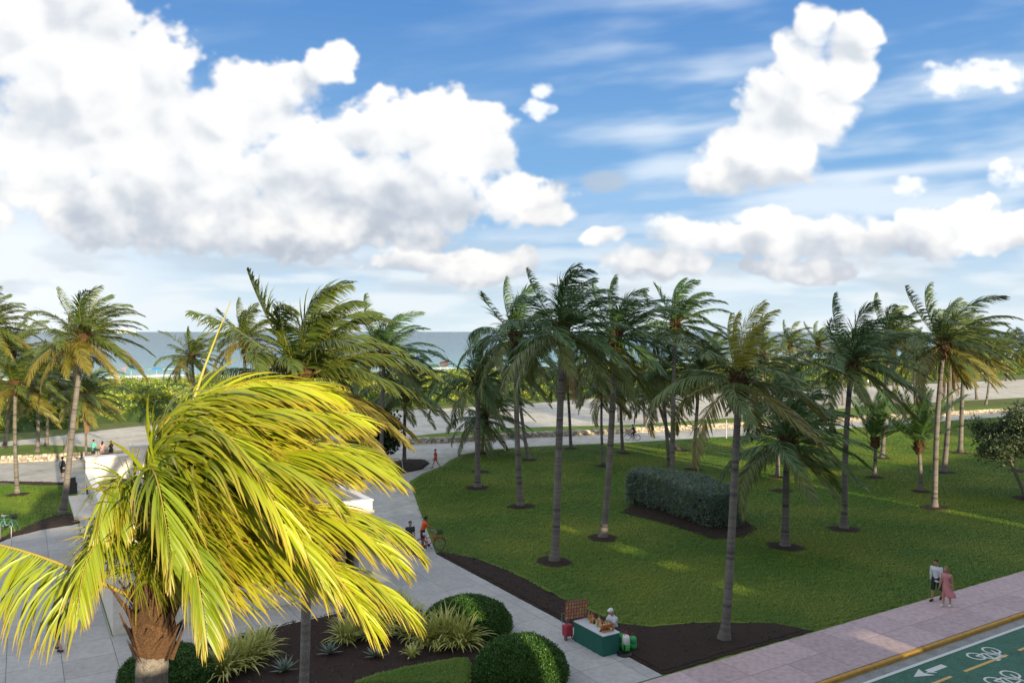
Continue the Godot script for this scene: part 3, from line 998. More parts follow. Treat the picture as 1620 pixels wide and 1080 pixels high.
func frond_mesh(r: RandomNumberGenerator, az: float, el: float, droop: float, wind: float, leaves: int, o: Dictionary) -> ArrayMesh:
	# one feather frond of unit length, bent by its weight and the wind
	var mb := MB.new()
	var n := 16
	var p := Vector3.ZERO
	var d := Vector3(cos(el) * sin(az), sin(el), cos(el) * cos(az))
	var side := d.cross(Vector3.UP)
	if side.length() < 0.05:
		side = Vector3(cos(az), 0, -sin(az))
	side = side.normalized()
	var pts := [p]
	var dirs := [d]
	var sides := [side]
	for k in n:
		var u := float(k) / n
		var stiff: float = 0.2 if u < o.stiff else 1.0 + (o.stiff - 0.18) * 1.6
		d = (d + (Vector3.DOWN * droop * (0.35 + 1.5 * u) + WIND * wind * (0.25 + 1.1 * u)) * stiff / n).normalized()
		side = (side - d * side.dot(d)).normalized()
		p += d / n
		pts.append(p); dirs.append(d); sides.append(side)
	# rib
	var rib: Color = o.rib
	var rad := []
	for k in n + 1:
		rad.append(lerpf(o.thick, o.thick * 0.16, pow(float(k) / n, 0.7)))
	mb.col = rib
	mb.tube(pts, rad, o.rib_sides, false)
	# leaflets
	var c0: Color = o.col
	var c1: Color = o.col2
	var tone := r.randf()
	var segs: int = o.segs
	var lg: float = o.leaf_droop
	var age: float = o.age
	for k in leaves:
		var u := lerpf(0.14, 0.995, (k + 0.5) / leaves)
		var f := u * n
		var j := mini(int(f), n - 1)
		var w := f - j
		var base: Vector3 = pts[j].lerp(pts[j + 1], w)
		var dd: Vector3 = dirs[j].lerp(dirs[j + 1], w).normalized()
		var sd: Vector3 = sides[j].lerp(sides[j + 1], w).normalized()
		var nn := sd.cross(dd)
		var prof := pow(sin(PI * clampf(0.10 + u * 0.86, 0.0, 1.0)), 0.6) * (1.0 - 0.25 * u)
		for sgi in 2:
			var sg: float = -1.0 if sgi == 0 else 1.0
			if r.randf() < o.miss:
				continue
			var len: float = o.leaf * prof * r.randf_range(0.86, 1.1)
			var ld := (sd * sg + dd * lerpf(0.45, 1.35, u) + nn * r.randf_range(0.10, 0.42) + WIND * wind * 0.25 * r.randf()).normalized()
			var sweep: float = o.sweep * r.randf_range(0.6, 1.25)
			ld = ld.lerp((WIND * o.sweep_side + Vector3.DOWN * o.sweep_down + dd * 0.7).normalized(), clampf(sweep, 0.0, 0.9)).normalized()
			var tw := r.randf_range(-0.7, 0.7)
			var wv := (dd - ld * dd.dot(ld)).normalized().rotated(ld, tw)
			var width: float = o.width * r.randf_range(0.8, 1.15)
			var t := clampf(tone * 0.5 + r.randf_range(0.0, 0.6) + age * 0.4, 0.0, 1.0)
			var cc := c0.lerp(c1, t)
			var q: Vector3 = base + sd * sg * o.thick * 0.5
			var prev := []
			var droopy := lg * r.randf_range(0.7, 1.3)
			for s in segs + 1:
				var v := float(s) / segs
				var ww: float = width * (0.35 + 0.65 * minf(1.0, v * 4.0)) * pow(1.0 - v, 0.55)
				var tipc := cc.lerp(o.tip, pow(v, 4.0) * o.tip_share)
				mb.col = tipc
				var now := []
				if s == segs:
					now = [mb.vert(q)]
				elif o.fold:
					var fold: Vector3 = ld.cross(wv).normalized() * ww * 0.35 * sg
					now = [mb.vert(q - wv * ww + fold), mb.vert(q), mb.vert(q + wv * ww + fold)]
				else:
					now = [mb.vert(q - wv * ww), mb.vert(q + wv * ww)]
				if s > 0:
					if now.size() == 1:
						for e in prev.size() - 1:
							mb.tri(prev[e], now[0], prev[e + 1])
					else:
						for e in prev.size() - 1:
							mb.tri(prev[e], now[e], prev[e + 1]); mb.tri(prev[e + 1], now[e], now[e + 1])
				prev = now
				q += ld * len / segs
				ld = (ld + (Vector3.DOWN * droopy * (0.4 + v) + WIND * wind * 0.35 * (0.3 + v)) / segs).normalized()
				wv = (wv - ld * wv.dot(ld)).normalized()
	return mb.mesh()

func frond_look(age: float, gold := false) -> Dictionary:
	var o := {"rib": Color(0.20, 0.21, 0.06), "thick": 0.0085, "rib_sides": 4, "col": Color(0.040, 0.088, 0.022), "col2": Color(0.095, 0.150, 0.034), "segs": 3, "leaf_droop": 1.5, "age": age,
		"leaf": 0.26, "width": 0.0085, "tip": Color(0.24, 0.17, 0.05), "tip_share": 0.4, "fold": false, "miss": 0.03, "stiff": 0.18, "sweep": 0.38, "sweep_side": 0.7, "sweep_down": 0.9}
	if age > 0.75:
		o.col = Color(0.070, 0.105, 0.020); o.col2 = Color(0.18, 0.17, 0.035); o.rib = Color(0.26, 0.22, 0.06)
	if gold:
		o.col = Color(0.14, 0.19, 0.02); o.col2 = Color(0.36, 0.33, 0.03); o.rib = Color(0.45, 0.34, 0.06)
	return o

func make_crown(crown_seed: int, count: int, kind: String) -> Array:
	var r := RandomNumberGenerator.new()
	r.seed = crown_seed
	var out := []
	var turn := r.randf() * TAU
	for k in count:
		var u := (k + 0.5) / count
		var az := turn + k * 2.39996 + r.randf_range(-0.25, 0.25)
		var el := deg_to_rad(lerpf(84.0, -32.0, pow(u, 0.9))) + r.randf_range(-0.12, 0.12)
		var droop := r.randf_range(1.0, 1.5)
		var wind := r.randf_range(0.9, 1.6)
		var look := frond_look(u)
		var leaves := 60
		if kind == "young":
			el = deg_to_rad(lerpf(86.0, 22.0, u))
			droop = r.randf_range(0.35, 0.7); wind = r.randf_range(0.25, 0.5)
			look.leaf_droop = 0.35; look.sweep = 0.0; look.leaf = 0.20; look.width = 0.0075; look.col = Color(0.035, 0.085, 0.02); look.col2 = Color(0.09, 0.155, 0.03)
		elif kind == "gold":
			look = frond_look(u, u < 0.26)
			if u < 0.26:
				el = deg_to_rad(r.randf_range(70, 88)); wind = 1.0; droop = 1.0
		elif kind == "big":
			leaves = 76; look.segs = 4; look.width = 0.0080; look.leaf = 0.27; wind = r.randf_range(1.2, 2.0); look.sweep = 0.45
		out.append([frond_mesh(r, az, el, droop, wind, leaves, look), r.randf_range(0.88, 1.06) * (0.82 if u < 0.12 else 1.0) * (0.8 if kind == "gold" and u < 0.26 else 1.0)])
	return out

func heart_mesh() -> ArrayMesh:
	# fibre and leaf bases under the crown
	var mb := MB.new()
	var r := RandomNumberGenerator.new()
	r.seed = 5
	var path := []
	var rad := []
	for k in 8:
		var u := k / 7.0
		path.append(Vector3(0, -0.55 + u * 0.95, 0))
		rad.append([0.15, 0.20, 0.27, 0.30, 0.27, 0.21, 0.14, 0.05][k])
	mb.tube(path, rad, 10)
	for k in 34:
		# old leaf boots: broad, thin, ragged at the tip
		var a := k * 2.39996
		var y := -0.42 + 0.022 * k
		var q := Vector3(cos(a), 0, sin(a))
		var sd := Vector3(-sin(a), 0, cos(a))
		var w := r.randf_range(0.09, 0.15)
		var h := r.randf_range(0.16, 0.34)
		var out := r.randf_range(0.03, 0.12)
		var b := Vector3(0, y, 0) + q * 0.20
		var t := b + q * (0.07 + out) + Vector3(0, h, 0) + sd * r.randf_range(-0.08, 0.08)
		mb.face([b - sd * w, b + q * 0.06 + Vector3(0, h * 0.5, 0) - sd * w * 0.9, t, b + q * 0.07 + Vector3(0, h * 0.5, 0) + sd * w * 0.9, b + sd * w])
		mb.face([b + sd * w + q * 0.02, t + q * 0.012, b - sd * w + q * 0.02])
		if k % 2 == 0:
			mb.tube([b + q * 0.05, b + q * (0.10 + out) + Vector3(0, h * 0.7, 0), b + q * (0.12 + out * 2.0) + Vector3(0, h * 1.3, 0)], [0.036, 0.022, 0.008], 5)
	return mb.mesh()

func trunk_mesh(top: Vector3, rad: float, trunk_seed: int, rings_per_m := 3.0, sides := 10) -> ArrayMesh:
	# curved grey trunk with leaf scars, swollen at the foot; local coordinates from the foot
	var r := RandomNumberGenerator.new()
	r.seed = trunk_seed
	var mb := MB.new()
	var l := top.length()
	var n := int(l * rings_per_m) * 2 + 4
	var bow := Vector3(r.randf_range(-1, 1), 0, r.randf_range(-1, 1)) * l * 0.018
	var path := []
	var rads := []
	var cols := []
	for k in n + 1:
		var u := float(k) / n
		# leans at the foot, then rises
		var lean := pow(u, 0.72)
		path.append(Vector3(top.x * lean, top.y * u, top.z * lean) + bow * sin(PI * u))
		var swell := 1.0 + 0.75 * exp(-u * l / 0.33)
		rads.append(rad * swell * lerpf(1.0, 0.74, u) * (1.0 + (0.035 if k % 2 else -0.02)))
		var g := r.randf_range(0.20, 0.31) * (0.84 if k % 2 else 1.0)
		if r.randf() < 0.06:
			g *= 0.4
		cols.append(Color(g, g * 0.94, g * 0.87))
	path[0] = Vector3(0, -0.1, 0)
	mb.tube(path, rads, sides, true, cols)
	return mb.mesh()

func coconut_mesh() -> ArrayMesh:
	var mb := MB.new()
	mb.ball(Transform3D(Basis.from_scale(Vector3(0.11, 0.14, 0.11)), Vector3.ZERO), 6, 8)
	return mb.mesh()

const PALMS := [
	[-35.76, -58.36, -35.99, 7.79, 4.20, 0, "frond_sun_tint", 0.150, 1, "palm with a curved leaning trunk on the side lawn at the photo's left edge"],
	[-29.30, -52.49, -27.86, 11.35, 4.62, 1, "frond_sun_tint", 0.200, 0, "tall palm with a leaning trunk beside the black sandwich board"],
	[-43.51, -78.73, -42.34, 10.33, 4.62, 2, "frond_sun_tint", 0.190, 0, "tall palm just behind the leaning palm, its trunk rising from the stone wall"],
	[-46.52, -79.14, -46.64, 6.61, 4.76, 3, "frond_sun_tint", 0.180, 0, "short palm on the grass above the stone wall, left of two twin trunks"],
	[-47.91, -83.05, -47.46, 6.87, 4.62, 4, "frond_sun_tint", 0.170, 0, "slim palm on the grass above the stone wall, nearer the dune hedge"],
	[-51.41, -81.71, -50.77, 9.50, 5.04, 0, "frond_sun_tint", 0.180, 0, "palm at the left edge beyond the stone wall"],
	[-47.54, -73.38, -47.43, 12.03, 5.04, 1, "frond_sun_tint", 0.180, 0, "tall palm cut by the photo's left edge"],
	[-36.59, -69.34, -36.54, 6.17, 4.06, 2, "frond", 0.110, 0, "palm with a thin dark trunk at the corner of the white pavilion"],
	[-33.01, -84.92, -33.61, 9.02, 4.20, 3, "frond_sun_tint", 0.160, 0, "sunlit palm alone against the sea, above the foreground palm"],
	[-20.90, -64.05, -21.10, 11.00, 4.06, 4, "frond_sun_tint", 0.170, 0, "palm just left of the biggest palm crown, against the sky"],
	[-5.57, -20.99, -5.44, 10.46, 3.71, 5, "frond_sun_tint", 0.140, 0, "biggest palm crown in the middle distance, close behind the foreground palm"],
	[-10.96, -67.48, -10.64, 9.64, 5.46, 0, "frond_blue", 0.190, 0, "shaded palm whose crown shows right of the biggest palm"],
	[-9.65, -72.32, -9.54, 6.27, 5.32, 1, "frond_blue", 0.170, 0, "dark palm rising from the mulch island at the path bend"],
	[-2.62, -60.95, -2.52, 7.85, 5.04, 2, "frond_blue", 0.220, 1, "palm with a thick grey trunk at the path side of the lawn"],
	[-2.92, -77.92, -2.68, 3.28, 5.04, 3, "frond_blue", 0.160, 1, "low palm with wide drooping fronds behind the thick grey trunk"],
	[0.59, -54.37, 0.25, 11.21, 4.90, 4, "frond_blue", 0.200, 1, "tall palm left of the pair of central palms, straight grey trunk"],
	[1.62, -74.10, 0.46, 7.98, 4.48, 0, "frond_blue", 0.170, 1, "leaning palm behind the tall straight grey trunk"],
	[2.16, -41.30, 2.58, 11.67, 4.69, 1, "frond_blue", 0.205, 1, "tall central palm with an orange brown crown heart, second nearest on the lawn"],
	[5.96, -81.27, 5.46, 7.49, 4.48, 2, "frond_blue", 0.160, 1, "slim palm at the far edge of the lawn, behind the tall central palm"],
	[5.18, -46.08, 5.83, 11.22, 4.83, 3, "frond_blue", 0.200, 1, "tall palm left of the silvery hedge, with dark swept crown"],
	[8.00, -70.63, 7.89, 6.62, 3.64, 4, "frond", 0.130, 1, "slim palm with a yellowish green trunk on the far lawn"],
	[10.76, -78.32, 10.52, 5.81, 3.64, 0, "frond", 0.170, 1, "palm with brown dead fronds hanging, near the promenade edge of the lawn"],
	[16.68, -100.77, 16.28, 6.61, 4.20, 1, "frond", 0.170, 0, "thin far palm beyond the stone wall, right of the cyclist"],
	[13.03, -65.72, 13.34, 12.21, 5.18, 2, "frond_blue", 0.200, 0, "tallest palm, its trunk rising behind the silvery hedge"],
	[13.84, -70.63, 12.96, 8.05, 4.20, 3, "frond_blue", 0.170, 0, "palm with a bowed trunk behind the silvery hedge"],
	[16.61, -79.98, 14.36, 5.18, 4.48, 4, "frond", 0.170, 1, "palm leaning sharply on the far lawn behind the silvery hedge"],
	[15.46, -69.02, 16.06, 8.24, 4.20, 0, "frond_blue", 0.170, 1, "straight dark palm right behind the silvery hedge"],
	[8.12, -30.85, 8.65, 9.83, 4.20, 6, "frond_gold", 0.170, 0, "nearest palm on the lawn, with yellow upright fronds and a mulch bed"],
	[14.97, -44.20, 15.04, 5.59, 4.90, 1, "frond_blue", 0.210, 1, "short palm with a wide drooping crown at the front of the lawn"],
	[21.51, -65.44, 21.56, 5.87, 4.76, 2, "frond_blue", 0.160, 1, "palm behind the short wide palm, its ring of mulch showing beside it"],
	[26.31, -70.97, 26.31, 3.05, 3.64, 3, "frond", 0.130, 1, "small palm on the sunlit strip of the lawn"],
	[19.80, -48.14, 20.29, 9.77, 4.76, 4, "frond_blue", 0.200, 1, "tall palm on the right half of the lawn, swollen trunk base in round mulch"],
	[29.25, -65.15, 29.35, 2.85, 5.04, 7, "frond_blue", 0.150, 1, "young palm with upright fan of fronds on the sunlit strip"],
	[34.46, -75.20, 35.22, 10.86, 4.76, 0, "frond", 0.190, 1, "tall palm behind the upright young palm"],
	[30.15, -59.51, 30.10, 3.34, 5.18, 8, "frond_blue", 0.160, 1, "young palm with broad upright fronds left of the tall right palm"],
	[28.24, -53.99, 28.74, 10.79, 5.18, 1, "frond", 0.190, 1, "tall palm near the right edge with a wide swept crown and grey trunk"],
	[36.08, -67.48, 36.45, 9.90, 4.90, 2, "frond", 0.220, 1, "palm hidden behind the tall right palm, thick trunk base"],
	[43.47, -78.32, 43.65, 10.09, 5.18, 3, "frond", 0.220, 1, "thick trunked palm right of the tall right palm"],
	[52.95, -129.19, 52.85, 8.17, 4.76, 4, "frond_sun_tint", 0.180, 0, "far thin palm beyond the wall, left of the tall right lawn palm"],
	[57.85, -133.77, 57.96, 8.46, 4.76, 0, "frond_sun_tint", 0.170, 0, "far thin palm beyond the wall, right of the tall right lawn palm"],
	[72.23, -152.68, 71.99, 8.94, 5.32, 1, "frond", 0.260, 0, "far palm with a thick trunk on the beach walk"],
	[75.65, -141.27, 75.76, 8.27, 5.04, 2, "frond_sun_tint", 0.200, 0, "far palm seen between two near trunks toward the beach walk"],
	[65.37, -119.97, 65.27, 7.02, 4.48, 3, "frond_sun_tint", 0.190, 0, "thin far palm on the grass strip beyond the wall"],
	[80.52, -139.96, 80.09, 7.87, 5.04, 4, "frond_sun_tint", 0.200, 0, "far palm standing in its own grass strip on the beach walk"],
	[76.39, -130.31, 77.11, 7.32, 4.76, 0, "frond_sun_tint", 0.180, 0, "far leaning palm left of the broadleaf tree"],
	[102.31, -171.77, 102.18, 7.51, 5.60, 1, "frond_sun_tint", 0.240, 0, "most distant palm on the beach walk, left of the broadleaf tree"],
	[117.10, -191.34, 117.10, 8.22, 5.88, 2, "frond_sun_tint", 0.240, 0, "most distant palm on the beach walk, above the broadleaf tree"],
	[83.82, -130.31, 83.21, 9.16, 5.04, 3, "frond_sun_tint", 0.200, 0, "far palm cut by the photo's right edge"],
	[45.27, -130.31, 44.76, 9.36, 5.04, 4, "frond", 0.200, 0, "far palm behind the short wide palm"],
	[35.58, -115.39, 35.76, 8.56, 4.76, 0, "frond", 0.200, 0, "far palm whose crown shows right of the yellow fronds"],
	[55.60, -145.34, 55.14, 9.30, 5.32, 1, "frond", 0.200, 0, "far palm between the short wide palm and the tall right lawn palm"],
	[27.76, -111.15, 27.59, 8.50, 4.62, 2, "frond", 0.180, 0, "far palm whose crown shows left of the yellow fronds"],
	[65.10, -130.31, 64.70, 8.95, 4.90, 3, "frond", 0.200, 0, "far palm behind the young palm with broad fronds"],
]

func make_palms() -> void:
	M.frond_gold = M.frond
	var crowns := []
	for k in 5:
		crowns.append(make_crown(100 + k * 7, 29, "tall"))
	crowns.append(make_crown(201, 34, "big"))
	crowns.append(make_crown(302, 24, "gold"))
	crowns.append(make_crown(403, 13, "young"))
	crowns.append(make_crown(404, 14, "young"))
	var heart := heart_mesh()
	var nut := coconut_mesh()
	var nut_m := [flat(0.20, 0.16, 0.05, 0.5), flat(0.10, 0.14, 0.03, 0.5), flat(0.26, 0.15, 0.05, 0.5)]
	var dead := []
	for k in 3:
		var r2 := RandomNumberGenerator.new()
		r2.seed = 50 + k
		var look := frond_look(1.0)
		look.col = Color(0.17, 0.09, 0.045); look.col2 = Color(0.30, 0.18, 0.09); look.rib = Color(0.25, 0.14, 0.07); look.leaf_droop = 2.5
		dead.append(frond_mesh(r2, k * 2.1, deg_to_rad(-62), 1.6, 0.3, 36, look))
	var r := RandomNumberGenerator.new()
	r.seed = 4242
	for k in PALMS.size():
		var q: Array = PALMS[k]
		var base := Vector3(q[0], 0, q[1])
		var top := Vector3(q[2] - q[0], q[3], r.randf_range(-0.3, 0.3))
		var o := thing("coconut_palm", q[9], "palm tree", base, 0.0, "coconut palms of the park")
		var proto: int = q[5]
		var young := proto >= 7
		part("trunk", trunk_mesh(top, q[7], 70 + k, 5.0 if base.length() < 70 else 2.0, 12 if base.length() < 50 else 8), M.trunk, o)
		var h := part("crown_heart", heart, M.fibre, o, top)
		h.scale = Vector3.ONE * (q[4] / 3.4) * (0.75 if young else 1.0)
		var yaw := r.randf_range(-0.35, 0.35)
		for f in crowns[proto]:
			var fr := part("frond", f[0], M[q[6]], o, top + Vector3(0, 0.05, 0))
			fr.rotation.y = yaw + r.randf_range(-0.12, 0.12)
			fr.scale = Vector3.ONE * q[4] * f[1] * r.randf_range(0.94, 1.06)
		if not young and base.length() < 100:
			for c in r.randi_range(3, 8):
				var a := r.randf() * TAU
				part("coconut", nut, nut_m[r.randi() % 3], o, top + Vector3(cos(a) * 0.3, r.randf_range(-0.35, 0.0), sin(a) * 0.3))
		if k in [2, 7, 17, 21, 25, 36, 38, 41, 43]:
			for c in 2:
				var df := part("dead_frond", dead[(k + c) % 3], M.frond, o, top - Vector3(0, 0.2, 0))
				df.rotation.y = r.randf() * TAU
				df.scale = Vector3.ONE * q[4] * 0.72
		if q[8] == 1:
			mulch_ring(base, clampf(q[7] * 4.6, 0.75, 1.0), k)
	mulch_ring(Vector3(-2.65, 0.0, -67.78), 0.8, 91)
	mulch_ring(Vector3(19.92, 0.0, -59.75), 0.8, 92)
	mulch_ring(Vector3(42.84, 0.0, -68.09), 0.9, 93)
	foreground_palm(heart)

func foreground_palm(heart: Mesh) -> void:
	var at := Vector3(-3.56, 0, -8.0)
	var o := thing("coconut_palm", "large yellow green palm in the foreground, its crown filling the lower left", "palm tree", at, 0.0, "coconut palms of the park")
	var top := Vector3(0.0, 9.05, 0.0)
	part("trunk", trunk_mesh(top + Vector3(0.0, -0.1, 0), 0.20, 999, 5.0, 16), M.trunk, o)
	var h := part("crown_heart", heart, M.fibre, o, top + Vector3(0, -0.12, 0))
	h.scale = Vector3(0.72, 0.9, 0.72)
	# azimuth (degrees, 0 toward the camera, 90 right), elevation, length, droop, wind, colour age
	var list := [
		[180, 88, 3.0, 1.2, 2.3, 0.85, 0.8, 0.5], [120, 86, 3.15, 1.2, 2.2, 0.95, 0.8, 0.48], [60, 87, 3.05, 1.2, 2.3, 0.9, 0.8, 0.45], [-60, 88, 2.95, 1.2, 2.6, 0.7, 0.9, 0.5], [-130, 87, 2.95, 1.2, 2.8, 0.75, 0.9, 0.46], [100, 82, 3.3, 1.4, 1.8, 1.0, 0.8, 0.42],
		[70, 78, 3.2, 1.5, 1.6, 0.9, 0.8, 0.36], [110, 74, 3.2, 1.5, 1.5, 1.0, 0.8, 0.34], [140, 78, 3.2, 1.5, 1.7, 0.9, 0.8, 0.4], [85, 64, 3.2, 1.6, 1.3, 1.0, 0.9, 0.3], [125, 62, 3.1, 1.6, 1.3, 0.85, 0.9, 0.3], [55, 68, 3.1, 2.0, 1.2, 0.7, 1.0, 0.3],
		[80, 50, 3.0, 1.9, 1.0, 0.95, 1.0, 0.25], [110, 44, 3.0, 1.8, 0.9, 0.8, 1.0, 0.25], [58, 64, 3.0, 3.0, 0.8, 0.95, 1.1, 0.25], [70, 42, 2.9, 2.3, 0.6, 1.0, 1.1, 0.22], [95, 26, 2.8, 1.7, 0.5, 0.85, 1.1, 0.2],
		[25, 84, 3.1, 3.6, 0.9, 0.55, 1.2, 0.35], [-10, 86, 2.5, 4.2, 0.7, 0.4, 1.4, 0.33], [-40, 86, 2.0, 5.0, 0.4, 0.3, 1.4, 0.32], [40, 78, 3.2, 3.2, 0.9, 0.7, 1.2, 0.32], [5, 88, 3.2, 3.2, 1.4, 0.65, 1.1, 0.42], [48, 70, 3.2, 3.0, 0.5, 0.85, 1.2, 0.28], [15, 76, 2.9, 3.8, 0.5, 0.3, 1.4, 0.3], [32, 62, 2.7, 3.4, 0.3, 0.5, 1.4, 0.25],
		[-95, 84, 1.7, 6.0, 0.3, 0.3, 1.6, 0.36], [-70, 86, 1.5, 5.6, 0.5, 0.4, 1.5, 0.36], [-30, 86, 2.1, 5.0, 0.2, 0.35, 1.5, 0.34], [-45, 80, 1.6, 5.2, 0.3, 0.25, 1.6, 0.3], [-15, 70, 1.9, 4.2, 0.3, 0.5, 1.5, 0.28], [-88, 27, 3.1, 0.85, -0.35, 0.45, 3.2, 0.2],
		[170, 70, 2.9, 1.7, 1.4, 0.7, 1.0, 0.3], [150, 56, 2.8, 1.6, 1.1, 0.7, 1.0, 0.25], [-160, 80, 2.8, 2.4, 1.4, 0.6, 1.2, 0.35]]
	var r := RandomNumberGenerator.new()
	r.seed = 31337
	for k in list.size():
		var q: Array = list[k]
		var look := frond_look(0.3)
		look.segs = 6; look.fold = true; look.rib_sides = 6; look.thick = 0.0085; look.width = 0.0064; look.leaf = 0.36; look.leaf_droop = q[6]; look.miss = 0.02
		look.stiff = q[7]; look.sweep = 0.62 if q[4] > -0.3 else 0.8; look.sweep_side = clampf(0.35 + q[4] * 0.4, -0.2, 1.1); look.sweep_down = 1.0
		var y: float = q[5]
		look.col = Color(0.050, 0.115, 0.012).lerp(Color(0.16, 0.25, 0.014), y)
		look.col2 = Color(0.15, 0.24, 0.020).lerp(Color(0.42, 0.47, 0.022), y)
		look.rib = Color(0.25, 0.24, 0.05).lerp(Color(0.50, 0.34, 0.06), y)
		look.tip = Color(0.42, 0.22, 0.04); look.tip_share = 0.75
		var m := frond_mesh(r, deg_to_rad(q[0]), deg_to_rad(q[1]), q[3], q[4], 86, look)
		var f := part("frond", m, M.frond, o, top + Vector3(sin(deg_to_rad(q[0])) * 0.08, 0.05, cos(deg_to_rad(q[0])) * 0.08))
		f.scale = Vector3.ONE * q[2]
	# unopened spear leaf
	var sp := MB.new()
	sp.col = Color(0.42, 0.40, 0.08)
	var path := []
	var rad := []
	for k in 10:
		var u := k / 9.0
		path.append(top + Vector3(0.1 + 0.62 * u * u + 0.1 * u, 0.1 + 2.95 * u, 0.1))
		rad.append(lerpf(0.05, 0.004, pow(u, 0.8)))
	sp.tube(path, rad, 6)
	part("spear_leaf", sp.mesh(), M.leaf, o)

# ---------------------------------------------------------------- leaf masses
func leaf_clump(noise_seed: int, leaves: int, spread: float, len: float, width: float) -> ArrayMesh:
	var mb := MB.new()
	var r := RandomNumberGenerator.new()
	r.seed = noise_seed
	for k in leaves:
		var p := Vector3(r.randf_range(-1, 1), r.randf_range(-0.6, 1), r.randf_range(-1, 1)) * spread
		var d := (p.normalized() + Vector3(r.randf_range(-0.7, 0.7), r.randf_range(-0.2, 0.9), r.randf_range(-0.7, 0.7))).normalized()
		var w := d.cross(Vector3(r.randf_range(-1, 1), r.randf_range(-1, 1), r.randf_range(-1, 1))).normalized() * width * r.randf_range(0.7, 1.2)
		var l := len * r.randf_range(0.7, 1.2)
		mb.col = Color(1, 1, 1) * r.randf_range(0.75, 1.2)
		mb.face([p, p + d * l * 0.45 - w, p + d * l, p + d * l * 0.45 + w])
	return mb.mesh()

func scatter(called: String, parent: Node, mesh: Mesh, m: Material, spots: Array, cols: Array) -> MultiMeshInstance3D:
	var mm := MultiMesh.new()
	mm.transform_format = MultiMesh.TRANSFORM_3D
	mm.use_colors = true
	mm.mesh = mesh
	mm.instance_count = spots.size()
	for k in spots.size():
		mm.set_instance_transform(k, spots[k])
		mm.set_instance_color(k, cols[k])
	var o := MultiMeshInstance3D.new()
	o.name = called if parent != self else numbered(called)
	o.multimesh = mm
	o.material_override = m
	parent.add_child(o, true)
	o.set_meta("kind", "stuff")
	return o

func any_turn(r: RandomNumberGenerator, s: float) -> Basis:
	return Basis.from_euler(Vector3(r.randf_range(-0.7, 0.7), r.randf() * TAU, r.randf_range(-0.7, 0.7))).scaled(Vector3.ONE * s)

func make_thicket_and_hedges() -> void:
	stone_wall()
	var r := RandomNumberGenerator.new()
	r.seed = 616
	var n := FastNoiseLite.new()
	n.seed = 9
	n.frequency = 0.11
	n.fractal_octaves = 4
	# dune thicket between the beach walk and the sand: a bumpy mass of sea grape
	var height := func(s: float, t: float) -> float:
		var front := 116.2 + n.get_noise_2d(s * 1.7, 40.0) * 2.0 - (5.0 if s < 10.0 else 0.0) * smoothstep(10.0, 4.0, s)
		if absf(s - 93.0) < 2.6:
			return -0.3
		var e := clampf((t - front) / 2.6, 0.0, 1.0) * clampf((163.0 - t + n.get_noise_2d(s, 7.0) * 6.0) / 5.0, 0.0, 1.0)
		return -0.3 + (3.15 + n.get_noise_2d(s * 1.2, t * 1.2) * 1.5) * sqrt(maxf(e, 0.0))
	var mb := MB.new()
	var ns := 190
	var nt := 34
	for j in nt:
		for i in ns:
			var s := -75.0 + i * 1.75
			var t := 108.0 + j * 1.75
			mb.vert(st(s, t, height.call(s, t) - 0.12))
	for j in nt - 1:
		for i in ns - 1:
			var a := j * ns + i
			mb.tri(a, a + ns, a + 1); mb.tri(a + 1, a + ns, a + ns + 1)
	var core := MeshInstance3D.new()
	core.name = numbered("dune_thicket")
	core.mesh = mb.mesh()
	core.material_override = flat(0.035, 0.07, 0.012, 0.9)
	add_child(core)
	core.set_meta("kind", "stuff")
	core.set_meta("label", "bright green thicket of dune bushes between the beach walk and the sand")
	var spots := []
	var cols := []
	for k in 44000:
		var s := r.randf_range(-75, 250)
		var t := 109.0 + 54.0 * pow(r.randf(), 1.7) if r.randf() < 0.55 else r.randf_range(109.5, 121.0)
		var y: float = height.call(s, t)
		if y < 0.1:
			continue
		var slope: float = y - height.call(s, t - 1.0)
		var yy := y
		if slope > 0.8:
			yy = r.randf_range(0.1, y)
		var sc := r.randf_range(0.7, 1.3)
		spots.append(Transform3D(any_turn(r, sc), st(s, t, yy)))
		var q := clampf(0.5 + n.get_noise_2d(s * 0.8 + 70.0, t * 0.8) * 1.0 + r.randf_range(-0.3, 0.3), 0.0, 1.0)
		cols.append(Color(0.095, 0.18, 0.018).lerp(Color(0.30, 0.35, 0.035), q))
	scatter("leaves", core, leaf_clump(3, 14, 0.34, 0.36, 0.13), M.leaf, spots, cols)
	# dark sea grape beside the path bend
	broad_bush("sea_grape", "dark round leaved sea grape bush beside the path railing", Vector3(-12.02, 0.0, -69.34), 2.3, 4.9, 900, Color(0.016, 0.034, 0.012), Color(0.045, 0.08, 0.022), 31)
	# broadleaf tree at the right edge
	right_tree()
	silver_hedge()

